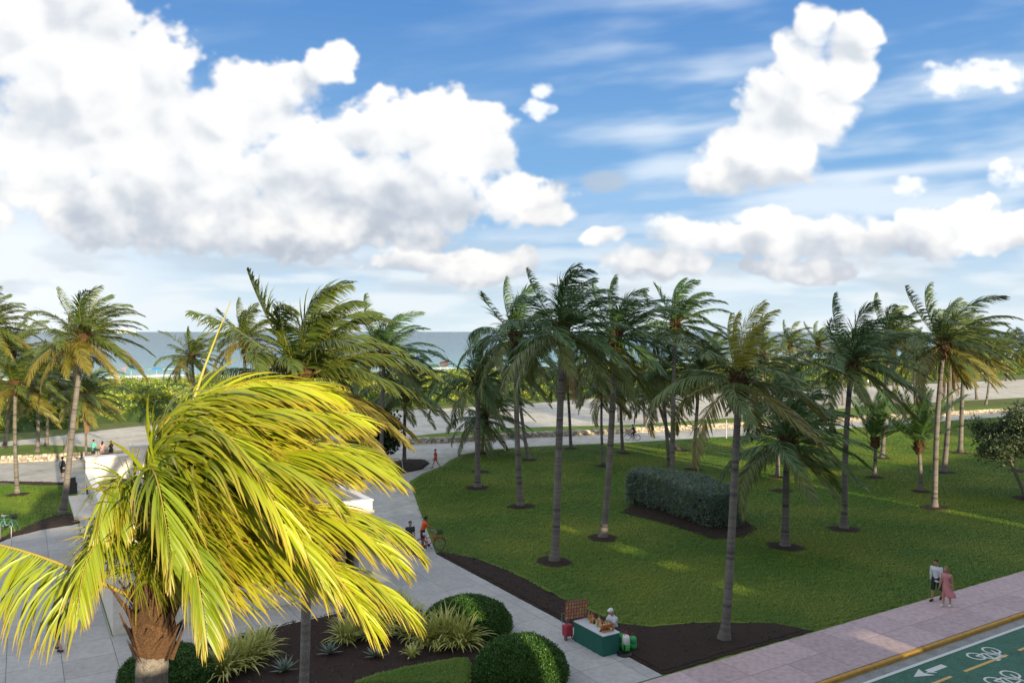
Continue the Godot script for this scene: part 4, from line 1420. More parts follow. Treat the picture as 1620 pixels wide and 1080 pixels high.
func broad_bush(called: String, label: String, at: Vector3, rad: float, high: float, count: int, c0: Color, c1: Color, bush_seed: int) -> void:
	var r := RandomNumberGenerator.new()
	r.seed = bush_seed
	var o := thing(called, label, "bush", at)
	var mb := MB.new()
	mb.col = Color(0.10, 0.08, 0.06)
	for k in 6:
		var a := k * 1.05
		var e := Vector3(cos(a) * rad * 0.55, high * 0.72, sin(a) * rad * 0.55)
		mb.tube([Vector3(cos(a) * 0.12, -0.05, sin(a) * 0.12), e * 0.45 + Vector3(0, 0.3, 0), e], [0.10, 0.07, 0.03], 6)
	part("stem", mb.mesh(), M.paint, o)
	var spots := []
	var cols := []
	for k in count:
		var d := Vector3(r.randf_range(-1, 1), r.randf_range(-1, 1), r.randf_range(-1, 1))
		while d.length() > 1.0 or d.length() < 0.3:
			d = Vector3(r.randf_range(-1, 1), r.randf_range(-1, 1), r.randf_range(-1, 1))
		var lump := 1.0 + 0.22 * sin(d.x * 7.0) * sin(d.y * 6.0 + 1.0) * sin(d.z * 7.0 + 2.0)
		var p := Vector3(d.x * rad * lump, high * 0.58 + d.y * high * 0.44 * lump, d.z * rad * lump)
		spots.append(Transform3D(any_turn(r, r.randf_range(0.7, 1.3)), p))
		cols.append(c0.lerp(c1, r.randf()))
	scatter("foliage", o, leaf_clump(bush_seed, 12, 0.26, 0.26, 0.11), M.leaf, spots, cols)

func right_tree() -> void:
	var at := Vector3(36.34, 0.0, -57.04)
	var o := thing("broadleaf_tree", "leafy grey green tree with bare leaning stems at the right edge of the lawn", "tree", at)
	var r := RandomNumberGenerator.new()
	r.seed = 83
	mulch_ring(at, 1.0, 83)
	var mb := MB.new()
	mb.col = Color(0.17, 0.15, 0.12)
	var ends := []
	mb.tube([Vector3(0, -0.1, 0), Vector3(-0.45, 1.0, 0.1), Vector3(-0.95, 2.2, 0.0), Vector3(-1.25, 3.4, -0.1), Vector3(-1.3, 4.6, -0.1)], [0.16, 0.12, 0.10, 0.08, 0.04], 8)
	mb.tube([Vector3(-0.2, 0.4, 0), Vector3(0.3, 1.6, 0.2), Vector3(0.6, 3.0, 0.4), Vector3(0.8, 4.6, 0.3)], [0.13, 0.10, 0.08, 0.04], 8)
	for k in 15:
		var a := k * 2.4
		var b := Vector3(-1.1 + 0.4 * sin(a), 2.4 + 0.2 * k, 0.0)
		if k % 3 == 0:
			b = Vector3(0.55, 2.2 + 0.15 * k, 0.3)
		var e := b + Vector3(cos(a) * r.randf_range(1.1, 2.3), r.randf_range(0.1, 1.3), sin(a) * r.randf_range(1.1, 2.3))
		mb.tube([b, b.lerp(e, 0.5) + Vector3(0, 0.15, 0), e], [0.06, 0.045, 0.015], 5)
		ends.append(e); ends.append(b.lerp(e, 0.6))
	ends.append(Vector3(-1.3, 4.8, 0)); ends.append(Vector3(0.8, 5.0, 0.3)); ends.append(Vector3(-0.3, 5.3, 0))
	part("trunk", mb.mesh(), M.paint, o)
	var spots := []
	var cols := []
	for e in ends:
		for k in 75:
			var d := Vector3(r.randfn(0, 0.42), r.randfn(0, 0.34), r.randfn(0, 0.42))
			spots.append(Transform3D(any_turn(r, r.randf_range(0.6, 1.2)), e + d))
			cols.append(Color(0.030, 0.060, 0.030).lerp(Color(0.10, 0.145, 0.060), r.randf()))
	scatter("crown", o, leaf_clump(12, 11, 0.14, 0.20, 0.045), M.leaf, spots, cols)

func silver_hedge() -> void:
	# banana shaped clipped hedge; centre line, width and height along it
	var line := [Vector3(8.28, 0.0, -54.97), Vector3(9.71, 0.0, -54.77), Vector3(11.05, 0.0, -53.41), Vector3(11.96, 0.0, -51.41), Vector3(12.57, 0.0, -49.40), Vector3(13.35, 0.0, -48.45)]
	var o := thing("clipped_hedge", "silvery green clipped hedge in a curve on the lawn", "hedge", line[2])
	var c := Curve3D.new()
	for k in line.size():
		var d: Vector3 = (line[mini(k + 1, line.size() - 1)] - line[maxi(k - 1, 0)]) / 6.0
		c.add_point(line[k] - line[2], -d, d)
	var l := c.get_baked_length()
	var r := RandomNumberGenerator.new()
	r.seed = 515
	var half := func(u: float) -> float: return 1.55 * pow(maxf(0.0, 1.0 - pow(absf(u * 2.0 - 1.0), 5.0)), 0.5) + 0.05
	var tops := func(u: float) -> float: return 2.25 - 0.25 * u + 0.06 * sin(u * 17.0)
	var spots := []
	var cols := []
	var mb := MB.new()
	var nn := 24
	for k in nn + 1:
		var u := float(k) / nn
		var p := c.sample_baked(u * l)
		var d := (c.sample_baked(minf(u * l + 0.2, l)) - c.sample_baked(maxf(u * l - 0.2, 0.0))).normalized()
		var sd := Vector3(-d.z, 0, d.x)
		var w: float = half.call(u) * 0.9
		var h: float = tops.call(u) - 0.14
		for q in [[-0.80, 0.0], [-0.95, 0.5], [-1.0, 0.85], [-0.8, 1.0], [0.8, 1.0], [1.0, 0.85], [0.95, 0.5], [0.80, 0.0]]:
			mb.vert(p + sd * w * q[0] + Vector3(0, h * q[1] + 0.02, 0))
	for k in nn:
		for q in 7:
			var a := k * 8 + q
			mb.tri(a, a + 1, a + 8); mb.tri(a + 1, a + 9, a + 8)
	part("dark_core", mb.mesh(), flat(0.022, 0.034, 0.020, 0.95), o)  # solid dark body that fills the hedge behind its leaves
	for k in 15000:
		var u := r.randf()
		var p := c.sample_baked(u * l)
		var d := (c.sample_baked(minf(u * l + 0.2, l)) - c.sample_baked(maxf(u * l - 0.2, 0.0))).normalized()
		var sd := Vector3(-d.z, 0, d.x)
		var w: float = half.call(u)
		var h: float = tops.call(u)
		var pos := p
		var top := r.randf() < 0.42
		if top:
			pos += sd * w * r.randf_range(-0.97, 0.97) + Vector3(0, h - 0.07 + r.randfn(0, 0.035), 0)
		else:
			var y := pow(r.randf(), 0.8)
			# the foot of the hedge is open and leggy
			if y < 0.16 and r.randf() < 0.7:
				continue
			var s := 1.0 if r.randf() < 0.5 else -1.0
			pos += sd * s * w * (0.80 + 0.18 * minf(1.0, y * 1.7)) + Vector3(0, h * y, 0) + Vector3(r.randfn(0, 0.04), 0, r.randfn(0, 0.04))
			if r.randf() < 0.25:
				var e := 0.01 if r.randf() < 0.5 else 0.99
				pos = c.sample_baked(e * l) + sd * r.randf_range(-0.6, 0.6) + Vector3(0, h * y, 0) + d * (r.randf_range(-0.25, 0.1) if e < 0.5 else r.randf_range(-0.1, 0.25))
		spots.append(Transform3D(any_turn(r, r.randf_range(0.7, 1.25)), pos))
		var t := r.randf()
		cols.append(Color(0.095, 0.150, 0.105).lerp(Color(0.27, 0.36, 0.28), t) if r.randf() < 0.92 else Color(0.22, 0.26, 0.06))
	scatter("foliage", o, leaf_clump(44, 10, 0.085, 0.12, 0.026), M.leaf, spots, cols)
	mulch_patch([[33.32, 41.17], [35.39, 42.58], [38.49, 39.78], [38.61, 35.49], [37.53, 33.52], [35.36, 32.60], [33.47, 33.10], [33.72, 34.96], [33.68, 38.10]], 0.05, "dark mulch under the silvery clipped hedge")

# ---------------------------------------------------------------- bed plants
func round_shrub(label: String, at: Vector3, rx: float, ry: float, rz: float, turn: float, shrub_seed: int, count: int) -> void:
	var o := thing("round_shrub", label, "shrub", at, turn, "round clipped shrubs in the mulch bed")
	var r := RandomNumberGenerator.new()
	r.seed = shrub_seed
	var mb := MB.new()
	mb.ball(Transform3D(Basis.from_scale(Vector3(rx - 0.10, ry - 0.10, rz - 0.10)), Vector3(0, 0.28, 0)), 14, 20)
	part("dark_core", mb.mesh(), flat(0.008, 0.022, 0.005, 0.95), o)  # closed dark ball that fills the shrub under its leaves
	var spots := []
	var cols := []
	var n := FastNoiseLite.new()
	n.seed = shrub_seed
	n.frequency = 1.3
	for k in count:
		var d := Vector3(r.randfn(), r.randfn(), r.randfn()).normalized()
		if d.y < -0.25:
			continue
		var lump := 1.0 + n.get_noise_3dv(d * 2.0) * 0.05
		var p := Vector3(d.x * rx, 0.28 + d.y * ry, d.z * rz) * lump * r.randf_range(0.95, 1.01)
		if p.y < 0.05:
			continue
		spots.append(Transform3D(any_turn(r, r.randf_range(0.7, 1.2)), p))
		cols.append(Color(0.022, 0.075, 0.011).lerp(Color(0.075, 0.185, 0.024), r.randf()))
	scatter("foliage", o, leaf_clump(shrub_seed + 1, 9, 0.055, 0.075, 0.020), M.leaf, spots, cols)

func strap_plant(label: String, at: Vector3, size: float, count: int, plant_seed: int, pale: float) -> void:
	var o := thing("strap_leaf_plant", label, "plant", at, 0.0, "yellow striped strap leaf plants in the bed")
	var r := RandomNumberGenerator.new()
	r.seed = plant_seed
	var mb := MB.new()
	for k in count:
		var a := r.randf() * TAU
		var el := deg_to_rad(r.randf_range(28, 84))
		var d := Vector3(cos(a) * cos(el), sin(el), sin(a) * cos(el))
		var b := Vector3(r.randf_range(-0.16, 0.16), 0.0, r.randf_range(-0.16, 0.16)) * size
		var l := size * r.randf_range(0.7, 1.1)
		var w := r.randf_range(0.024, 0.040) * (0.6 + 0.4 * size)
		var side := Vector3(-sin(a), 0, cos(a))
		var green := Color(0.20, 0.28, 0.045).lerp(Color(0.34, 0.38, 0.08), r.randf())
		var yellow := Color(0.52, 0.52, 0.12).lerp(Color(0.70, 0.67, 0.28), r.randf())
		var prev := []
		var p := b
		for s in 7:
			var v := s / 6.0
			var ww := w * (0.75 + 0.25 * minf(1.0, v * 4.0)) * (1.0 - pow(v, 3.0))
			var edge := yellow if r.randf() < pale else green.lerp(yellow, 0.5)
			mb.col = edge
			var a0 := mb.vert(p - side * ww + Vector3(0, ww * 0.5, 0))
			mb.col = green if r.randf() < 0.8 else yellow
			var a1 := mb.vert(p)
			mb.col = edge
			var a2 := mb.vert(p + side * ww + Vector3(0, ww * 0.5, 0))
			if s > 0:
				mb.tri(prev[0], a0, prev[1]); mb.tri(prev[1], a0, a1)
				mb.tri(prev[1], a1, prev[2]); mb.tri(prev[2], a1, a2)
			prev = [a0, a1, a2]
			p += d * l / 6.0
			d = (d + Vector3.DOWN * (0.10 + 0.32 * v)).normalized()
	part("leaves", mb.mesh(), M.strap, o)
	# dry leaf bases
	var base := MB.new()
	base.col = Color(0.16, 0.12, 0.08)
	for k in 10:
		var a := k * 0.63
		base.tube([Vector3(0, 0, 0), Vector3(cos(a) * 0.12, 0.08, sin(a) * 0.12) * size, Vector3(cos(a) * 0.3, 0.0, sin(a) * 0.3) * size], [0.03, 0.02, 0.006], 4)
	part("dry_leaves", base.mesh(), M.paint, o)

func agave(label: String, at: Vector3, size: float, plant_seed: int) -> void:
	var o := thing("agave", label, "plant", at, 0.0, "blue grey agaves in the mulch")
	var r := RandomNumberGenerator.new()
	r.seed = plant_seed
	var m := leafy(0.5, 0.15)
	for k in 24:
		var a := k * 2.39996
		var el := deg_to_rad(lerpf(82, 8, pow(k / 23.0, 0.8)))
		var mb := MB.new()
		var d := Vector3(cos(a) * cos(el), sin(el), sin(a) * cos(el))
		var side := Vector3(-sin(a), 0, cos(a))
		var up := side.cross(d)
		var l := size * r.randf_range(0.8, 1.05)
		var prev := []
		for s in 5:
			var v := s / 4.0
			var w: float = [0.035, 0.05, 0.045, 0.028, 0.002][s] * size / 0.6
			var p := d * l * v + Vector3(0, 0.03, 0)
			mb.col = Color(0.30, 0.34, 0.26) if r.randf() < 0.4 else Color(0.13, 0.20, 0.17)
			var x0 := mb.vert(p - side * w + up * w * 0.4)
			mb.col = Color(0.10, 0.17, 0.145)
			var x1 := mb.vert(p - up * 0.004)
			mb.col = Color(0.32, 0.35, 0.26)
			var x2 := mb.vert(p + side * w + up * w * 0.4)
			if s > 0:
				mb.tri(prev[0], x0, prev[1]); mb.tri(prev[1], x0, x1)
				mb.tri(prev[1], x1, prev[2]); mb.tri(prev[2], x1, x2)
			prev = [x0, x1, x2]
		part("leaf", mb.mesh(), m, o)

func make_plants() -> void:
	round_shrub("dark green clipped dome shrub behind the striped plants", Vector3(-1.78, 0.0, -31.62), 1.75, 1.05, 1.45, 0.3, 71, 9500)
	round_shrub("dark green clipped dome shrub nearest the vendor table, cut by the bottom edge", Vector3(0.30, 0.0, -27.28), 1.55, 1.12, 1.5, 0.0, 72, 9500)
	round_shrub("dark green clipped shrub below the foreground palm trunk", Vector3(-11.53, 0.0, -26.94), 1.5, 0.95, 1.4, 0.1, 73, 7500)
	var spots := [[Vector3(-6.01, 0.0, -31.56), 0.85, "under the yellow frond tips"], [Vector3(-5.43, 0.0, -32.79), 0.9, "at the back of the bed"], [Vector3(-5.32, 0.0, -30.98), 0.85, "beside the bare mulch patch"], [Vector3(-4.76, 0.0, -31.76), 0.9, "in the middle of the row"], [Vector3(-4.30, 0.0, -32.44), 0.85, "against the dome shrub"],
		[Vector3(-3.70, 0.0, -30.60), 0.95, "above the smallest plant"], [Vector3(-4.81, 0.0, -33.29), 0.85, "farthest back by the pavement"], [Vector3(-3.01, 0.0, -30.11), 0.85, "in front of the dome shrub"], [Vector3(-2.48, 0.0, -30.23), 1.05, "with the tallest upright leaves"], [Vector3(-1.92, 0.0, -29.99), 0.95, "nearest the lower dome shrub"],
		[Vector3(-6.21, 0.0, -30.35), 0.8, "half hidden by the foreground fronds"], [Vector3(-9.43, 0.0, -28.10), 0.95, "right of the foreground trunk"], [Vector3(-9.85, 0.0, -27.43), 0.9, "below the foreground fronds"], [Vector3(-9.17, 0.0, -29.01), 0.9, "behind the hanging foreground fronds"]]
	for k in spots.size():
		var q: Array = spots[k]
		var p: Vector3 = q[0]
		strap_plant("yellow striped strap leaf plant " + q[2], p + Vector3(0, 0.10, 0), q[1] * 1.42, 170, 300 + k, 0.8)
	strap_plant("smallest yellow striped strap leaf plant, alone on the mulch", Vector3(-3.59, 0.0, -28.90) + Vector3(0, 0.1, 0), 0.55, 60, 350, 0.85)
	agave("blue grey agave alone in the middle of the mulch", Vector3(-4.92, 0.0, -28.90) + Vector3(0, 0.1, 0), 0.52, 1)
	agave("pale spiky agave under the yellow frond tips", Vector3(-6.61, 0.0, -29.18) + Vector3(0, 0.1, 0), 0.55, 2)
	agave("pale spiky agave beside the thin palm trunk", Vector3(-7.82, 0.0, -27.68) + Vector3(0, 0.1, 0), 0.6, 3)


# ---------------------------------------------------------------- bicycles, signs, stall, beach things
func tube_part(called: String, parent: Node, m: Material, path: Array, rad: float, sides := 6) -> MeshInstance3D:
	var mb := MB.new()
	var rads := []
	for k in path.size():
		rads.append(rad)
	mb.tube(path, rads, sides)
	return part(called, mb.mesh(), m, parent)

func torus_mesh(r: float, w: float) -> TorusMesh:
	var t := TorusMesh.new()
	t.outer_radius = r
	t.inner_radius = r - w
	t.rings = 28
	t.ring_segments = 6
	return t

func bicycle(label: String, at: Vector3, yaw: float, c: Array, basket := true, lean := 0.0) -> Node3D:
	# local +x is forward
	var o := thing("bicycle", label, "bicycle", at, yaw, "bicycles in the park")
	o.rotation = Vector3(lean, yaw, 0)
	var m := flat(c[0], c[1], c[2], 0.35)
	for x in [-0.53, 0.53]:
		var w := part("wheel", torus_mesh(0.34, 0.045), M.black, o, Vector3(x, 0.34, 0))
		w.rotation.x = PI / 2
		var rim := part("rim", torus_mesh(0.30, 0.02), M.metal, w)
		var sp := MB.new()
		for k in 10:
			var a := TAU * k / 10
			sp.tube([Vector3.ZERO, Vector3(cos(a), 0, sin(a)) * 0.29], [0.004, 0.003], 3)
		part("spokes", sp.mesh(), M.metal, w)
		var fd := MB.new()
		var path := []
		var rad := []
		for k in 9:
			var a := deg_to_rad(20 + 17.0 * k)
			path.append(Vector3(x + cos(a) * 0.37, 0.34 + sin(a) * 0.37, 0)); rad.append(0.016)
		fd.tube(path, rad, 5)
		part("mudguard", fd.mesh(), m, o)
	var bb := Vector3(-0.08, 0.30, 0)
	var seat := Vector3(-0.24, 0.80, 0)
	var head := Vector3(0.34, 0.82, 0)
	var fr := MB.new()
	for q in [[bb, seat], [bb, head - Vector3(0, 0.12, 0)], [seat - Vector3(-0.02, 0.12, 0), head], [bb, Vector3(-0.53, 0.34, 0.04)], [seat, Vector3(-0.53, 0.34, 0.04)], [head + Vector3(-0.02, 0.08, 0), Vector3(0.53, 0.34, 0.05)]]:
		fr.tube([q[0], q[1]], [0.024, 0.02], 6)
	part("frame", fr.mesh(), m, o)
	var hb := MB.new()
	hb.tube([head, head + Vector3(-0.03, 0.2, 0)], [0.015, 0.015], 6)
	hb.tube([Vector3(0.12, 1.05, -0.3), Vector3(0.29, 1.03, -0.16), Vector3(0.33, 1.0, 0), Vector3(0.29, 1.03, 0.16), Vector3(0.12, 1.05, 0.3)], [0.017, 0.013, 0.013, 0.013, 0.017], 6)
	part("handlebar", hb.mesh(), M.metal, o)
	var sd := MB.new()
	sd.tube([Vector3(-0.40, 0.91, 0), Vector3(-0.30, 0.92, 0), Vector3(-0.12, 0.90, 0)], [0.09, 0.075, 0.025], 8)
	sd.tube([seat, seat + Vector3(-0.02, 0.1, 0)], [0.014, 0.014], 6)
	part("saddle", sd.mesh(), flat(0.55, 0.53, 0.5, 0.6) if basket else M.black, o)
	var cr := MB.new()
	cr.tube([bb + Vector3(0, 0, -0.08), bb + Vector3(0, 0, 0.08)], [0.07, 0.07], 10)
	cr.box(at_axis(bb + Vector3(0.1, -0.13, 0.12)), Vector3(0.09, 0.025, 0.08))
	cr.box(at_axis(bb + Vector3(-0.1, 0.13, -0.12)), Vector3(0.09, 0.025, 0.08))
	part("pedals", cr.mesh(), M.black, o)
	if basket:
		var bk := MB.new()
		for k in 7:
			var x := 0.42 + 0.045 * k
			bk.tube([Vector3(x, 1.06, -0.16), Vector3(x, 0.84, -0.13), Vector3(x, 0.84, 0.13), Vector3(x, 1.06, 0.16)], [0.007, 0.007, 0.007, 0.007], 4)
		for y in [0.86, 0.96, 1.06]:
			bk.tube([Vector3(0.42, y, -0.15), Vector3(0.70, y, -0.15), Vector3(0.70, y, 0.15), Vector3(0.42, y, 0.15), Vector3(0.42, y, -0.15)], [0.008, 0.008, 0.008, 0.008, 0.008], 4)
		part("basket", bk.mesh(), M.black, o)
	return o

func umbrella(label: String, at: Vector3, col: Array) -> void:
	var o := thing("beach_umbrella", label, "umbrella", at, 0.0, "umbrellas on the beach")
	tube_part("pole", o, M.white, [Vector3(0, -0.2, 0), Vector3(0.1, 2.1, 0)], 0.03)
	var mb := MB.new()
	var n := 10
	var c := mb.vert(Vector3(0.1, 2.35, 0))
	for ring in 2:
		for k in n:
			var a := TAU * k / n
			mb.vert(Vector3(0.1 + cos(a) * [0.8, 1.45][ring], [2.2, 1.8][ring], sin(a) * [0.8, 1.45][ring]))
	for k in n:
		var m := (k + 1) % n
		mb.tri(c, 1 + k, 1 + m)
		mb.tri(1 + k, 1 + n + k, 1 + m); mb.tri(1 + m, 1 + n + k, 1 + n + m)
	part("canopy", mb.mesh(), flat(col[0], col[1], col[2], 0.8), o)

func make_street_things() -> void:
	# bicycles
	bicycle("mint green bicycle leaning at the paved court, at the photo's left edge", Vector3(-29.76, 0.0, -47.53), -0.35, [0.16, 0.46, 0.36], true)
	bicycle("red bicycle with a black basket beside the person in orange", Vector3(-4.41, 0.0, -43.44), 0.35, [0.50, 0.05, 0.05], true)
	bicycle("teal bicycle by the pavilion, mostly hidden by the yellow fronds", Vector3(-6.79, 0.0, -43.94), 0.2, [0.05, 0.35, 0.35], false)
	var rack := thing("bicycle_rack", "small grey hoop rack at the wheel of the mint green bicycle", "rack", Vector3(-28.66, 0.0, -45.67))
	tube_part("hoop", rack, M.metal, [Vector3(-0.3, -0.05, 0), Vector3(-0.3, 0.75, 0), Vector3(-0.15, 0.88, 0), Vector3(0.15, 0.88, 0), Vector3(0.3, 0.75, 0), Vector3(0.3, -0.05, 0)], 0.025)
	# sandwich board on the side lawn
	var sb := thing("sandwich_board", "black and white folding sandwich board on the side lawn", "sign", Vector3(-32.23, 0.0, -58.82), 0.9)
	for q in [-1.0, 1.0]:
		var mb := MB.new()
		mb.box(Transform3D(Basis(Vector3.RIGHT, -0.27 * q), Vector3(0, 0.57, 0.165 * q)), Vector3(0.72, 1.18, 0.03))
		var p := part("board", mb.mesh(), M.white if q < 0 else M.black, sb)
		var fr := MB.new()
		for e in [[-0.375, 0.57, 0.03, 1.22], [0.375, 0.57, 0.03, 1.22]]:
			fr.box(Transform3D(Basis(Vector3.RIGHT, -0.27 * q), Vector3(e[0], e[1], 0.165 * q)), Vector3(e[2], e[3], 0.045))
		part("board_frame", fr.mesh(), M.black, p)
	# slim white posts along the promenade
	for q in [[Vector3(-0.69, 0.0, -79.98), "slim white post by the promenade, left of the tall grey trunk"], [Vector3(23.60, 0.0, -88.92), "slim white post by the promenade, behind the yellow topped palm"]]:
		var o := thing("bollard_post", q[1], "post", q[0], 0.0, "white posts on the promenade edge")
		tube_part("shaft", o, M.white, [Vector3(0, -0.05, 0), Vector3(0, 2.0, 0)], 0.045, 8)
		tube_part("cap", o, M.white, [Vector3(0, 2.0, 0), Vector3(0, 2.05, 0)], 0.07, 8)
		tube_part("base", o, M.white, [Vector3(0, -0.02, 0), Vector3(0, 0.06, 0)], 0.09, 8)
	# railing by the path bend
	var rl := thing("handrail", "curved grey tube railing beside the dark sea grape", "railing", Vector3(-10.11, 0.0, -67.48))
	tube_part("top_rail", rl, flat(0.33, 0.35, 0.33, 0.5), [Vector3(-1.2, 1.2, 0.3), Vector3(0.1, 1.22, 0.15), Vector3(0.6, 1.18, 0), Vector3(0.9, 0.95, -0.1), Vector3(1.0, 0.0, -0.15)], 0.05)
	for x in [-1.1, -0.3, 0.35]:
		tube_part("rail_post", rl, flat(0.33, 0.35, 0.33, 0.5), [Vector3(x, -0.05, 0.2), Vector3(x, 1.2, 0.2)], 0.04)
	# gateway hut in the gap of the dune thicket
	var hut := thing("beach_hut", "small grey hut at the gap in the dune bushes", "hut", st(91.0, 119.5), STREET)
	var hm := MB.new()
	hm.box(at_axis(Vector3(0, 1.1, 0)), Vector3(2.4, 2.2, 2.0))
	part("wall", hm.mesh(), flat(0.45, 0.44, 0.42, 0.9), hut)
	var hr := MB.new()
	hr.face([Vector3(-1.6, 2.15, 1.3), Vector3(-0.3, 3.6, 0), Vector3(0.3, 3.6, 0), Vector3(1.6, 2.15, 1.3)])
	hr.face([Vector3(1.6, 2.15, -1.3), Vector3(0.3, 3.6, 0), Vector3(-0.3, 3.6, 0), Vector3(-1.6, 2.15, -1.3)])
	hr.face([Vector3(1.6, 2.15, 1.3), Vector3(0.3, 3.6, 0), Vector3(1.6, 2.15, -1.3)])
	hr.face([Vector3(-1.6, 2.15, -1.3), Vector3(-0.3, 3.6, 0), Vector3(-1.6, 2.15, 1.3)])
	part("roof", hr.mesh(), flat(0.26, 0.24, 0.21, 0.95), hut)
	part("door", (func(): var d := MB.new(); d.box(at_axis(Vector3(0.3, 0.95, 1.02)), Vector3(0.8, 1.9, 0.05)); return d.mesh()).call(), flat(0.12, 0.12, 0.12, 0.8), hut)
	# beach
	umbrella("bright blue beach umbrella left of the foreground palm, nearer the middle", Vector3(-98.5, -0.5, -224.0), [0.02, 0.28, 0.62])
	umbrella("teal blue beach umbrella at the far left of the sand", Vector3(-106.5, -0.5, -226.0), [0.05, 0.38, 0.52])
	umbrella("red and white looking beach umbrella beside the teal one", Vector3(-108.5, -0.5, -226.5), [0.6, 0.25, 0.24])
	var lg := thing("lifeguard_stand", "small dark lifeguard stand on the beach beside the shaded palm", "hut", Vector3(-22.0, -0.45, -262.0))
	var l1 := MB.new()
	l1.box(at_axis(Vector3(0, 1.5, 0)), Vector3(2.6, 1.4, 2.2))
	part("cabin", l1.mesh(), flat(0.10, 0.09, 0.10, 0.8), lg)
	var l2 := MB.new()
	l2.box(at_axis(Vector3(0, 2.3, 0)), Vector3(3.2, 0.15, 2.8), 0.8)
	part("roof", l2.mesh(), flat(0.3, 0.1, 0.1, 0.8), lg)
	for x in [-1.0, 1.0]:
		for z in [-0.9, 0.9]:
			tube_part("stilt", lg, M.white, [Vector3(x, -0.2, z), Vector3(x, 0.85, z)], 0.08)
	var ship := thing("ship", "pale ship far out on the horizon", "ship", Vector3(-2860.0, -0.8, -6000.0), 0.2)
	var sh := MB.new()
	sh.face([Vector3(-65, 14, 8), Vector3(70, 14, 8), Vector3(58, -1, 6), Vector3(-60, -1, 6)])
	sh.face([Vector3(70, 14, -8), Vector3(-65, 14, -8), Vector3(-60, -1, -6), Vector3(58, -1, -6)])
	sh.face([Vector3(-65, 14, -8), Vector3(70, 14, -8), Vector3(70, 14, 8), Vector3(-65, 14, 8)])
	sh.face([Vector3(70, 14, 8), Vector3(70, 14, -8), Vector3(58, -1, -6), Vector3(58, -1, 6)])
	sh.face([Vector3(-65, 14, -8), Vector3(-65, 14, 8), Vector3(-60, -1, 6), Vector3(-60, -1, -6)])
	part("hull", sh.mesh(), flat(0.6, 0.62, 0.65, 0.7), ship)
	var su := MB.new()
	su.box(at_axis(Vector3(-5, 22, 0)), Vector3(95, 16, 13))
	su.box(at_axis(Vector3(-20, 34, 0)), Vector3(40, 8, 10))
	part("superstructure", su.mesh(), flat(0.75, 0.76, 0.78, 0.7), ship)
	stall()

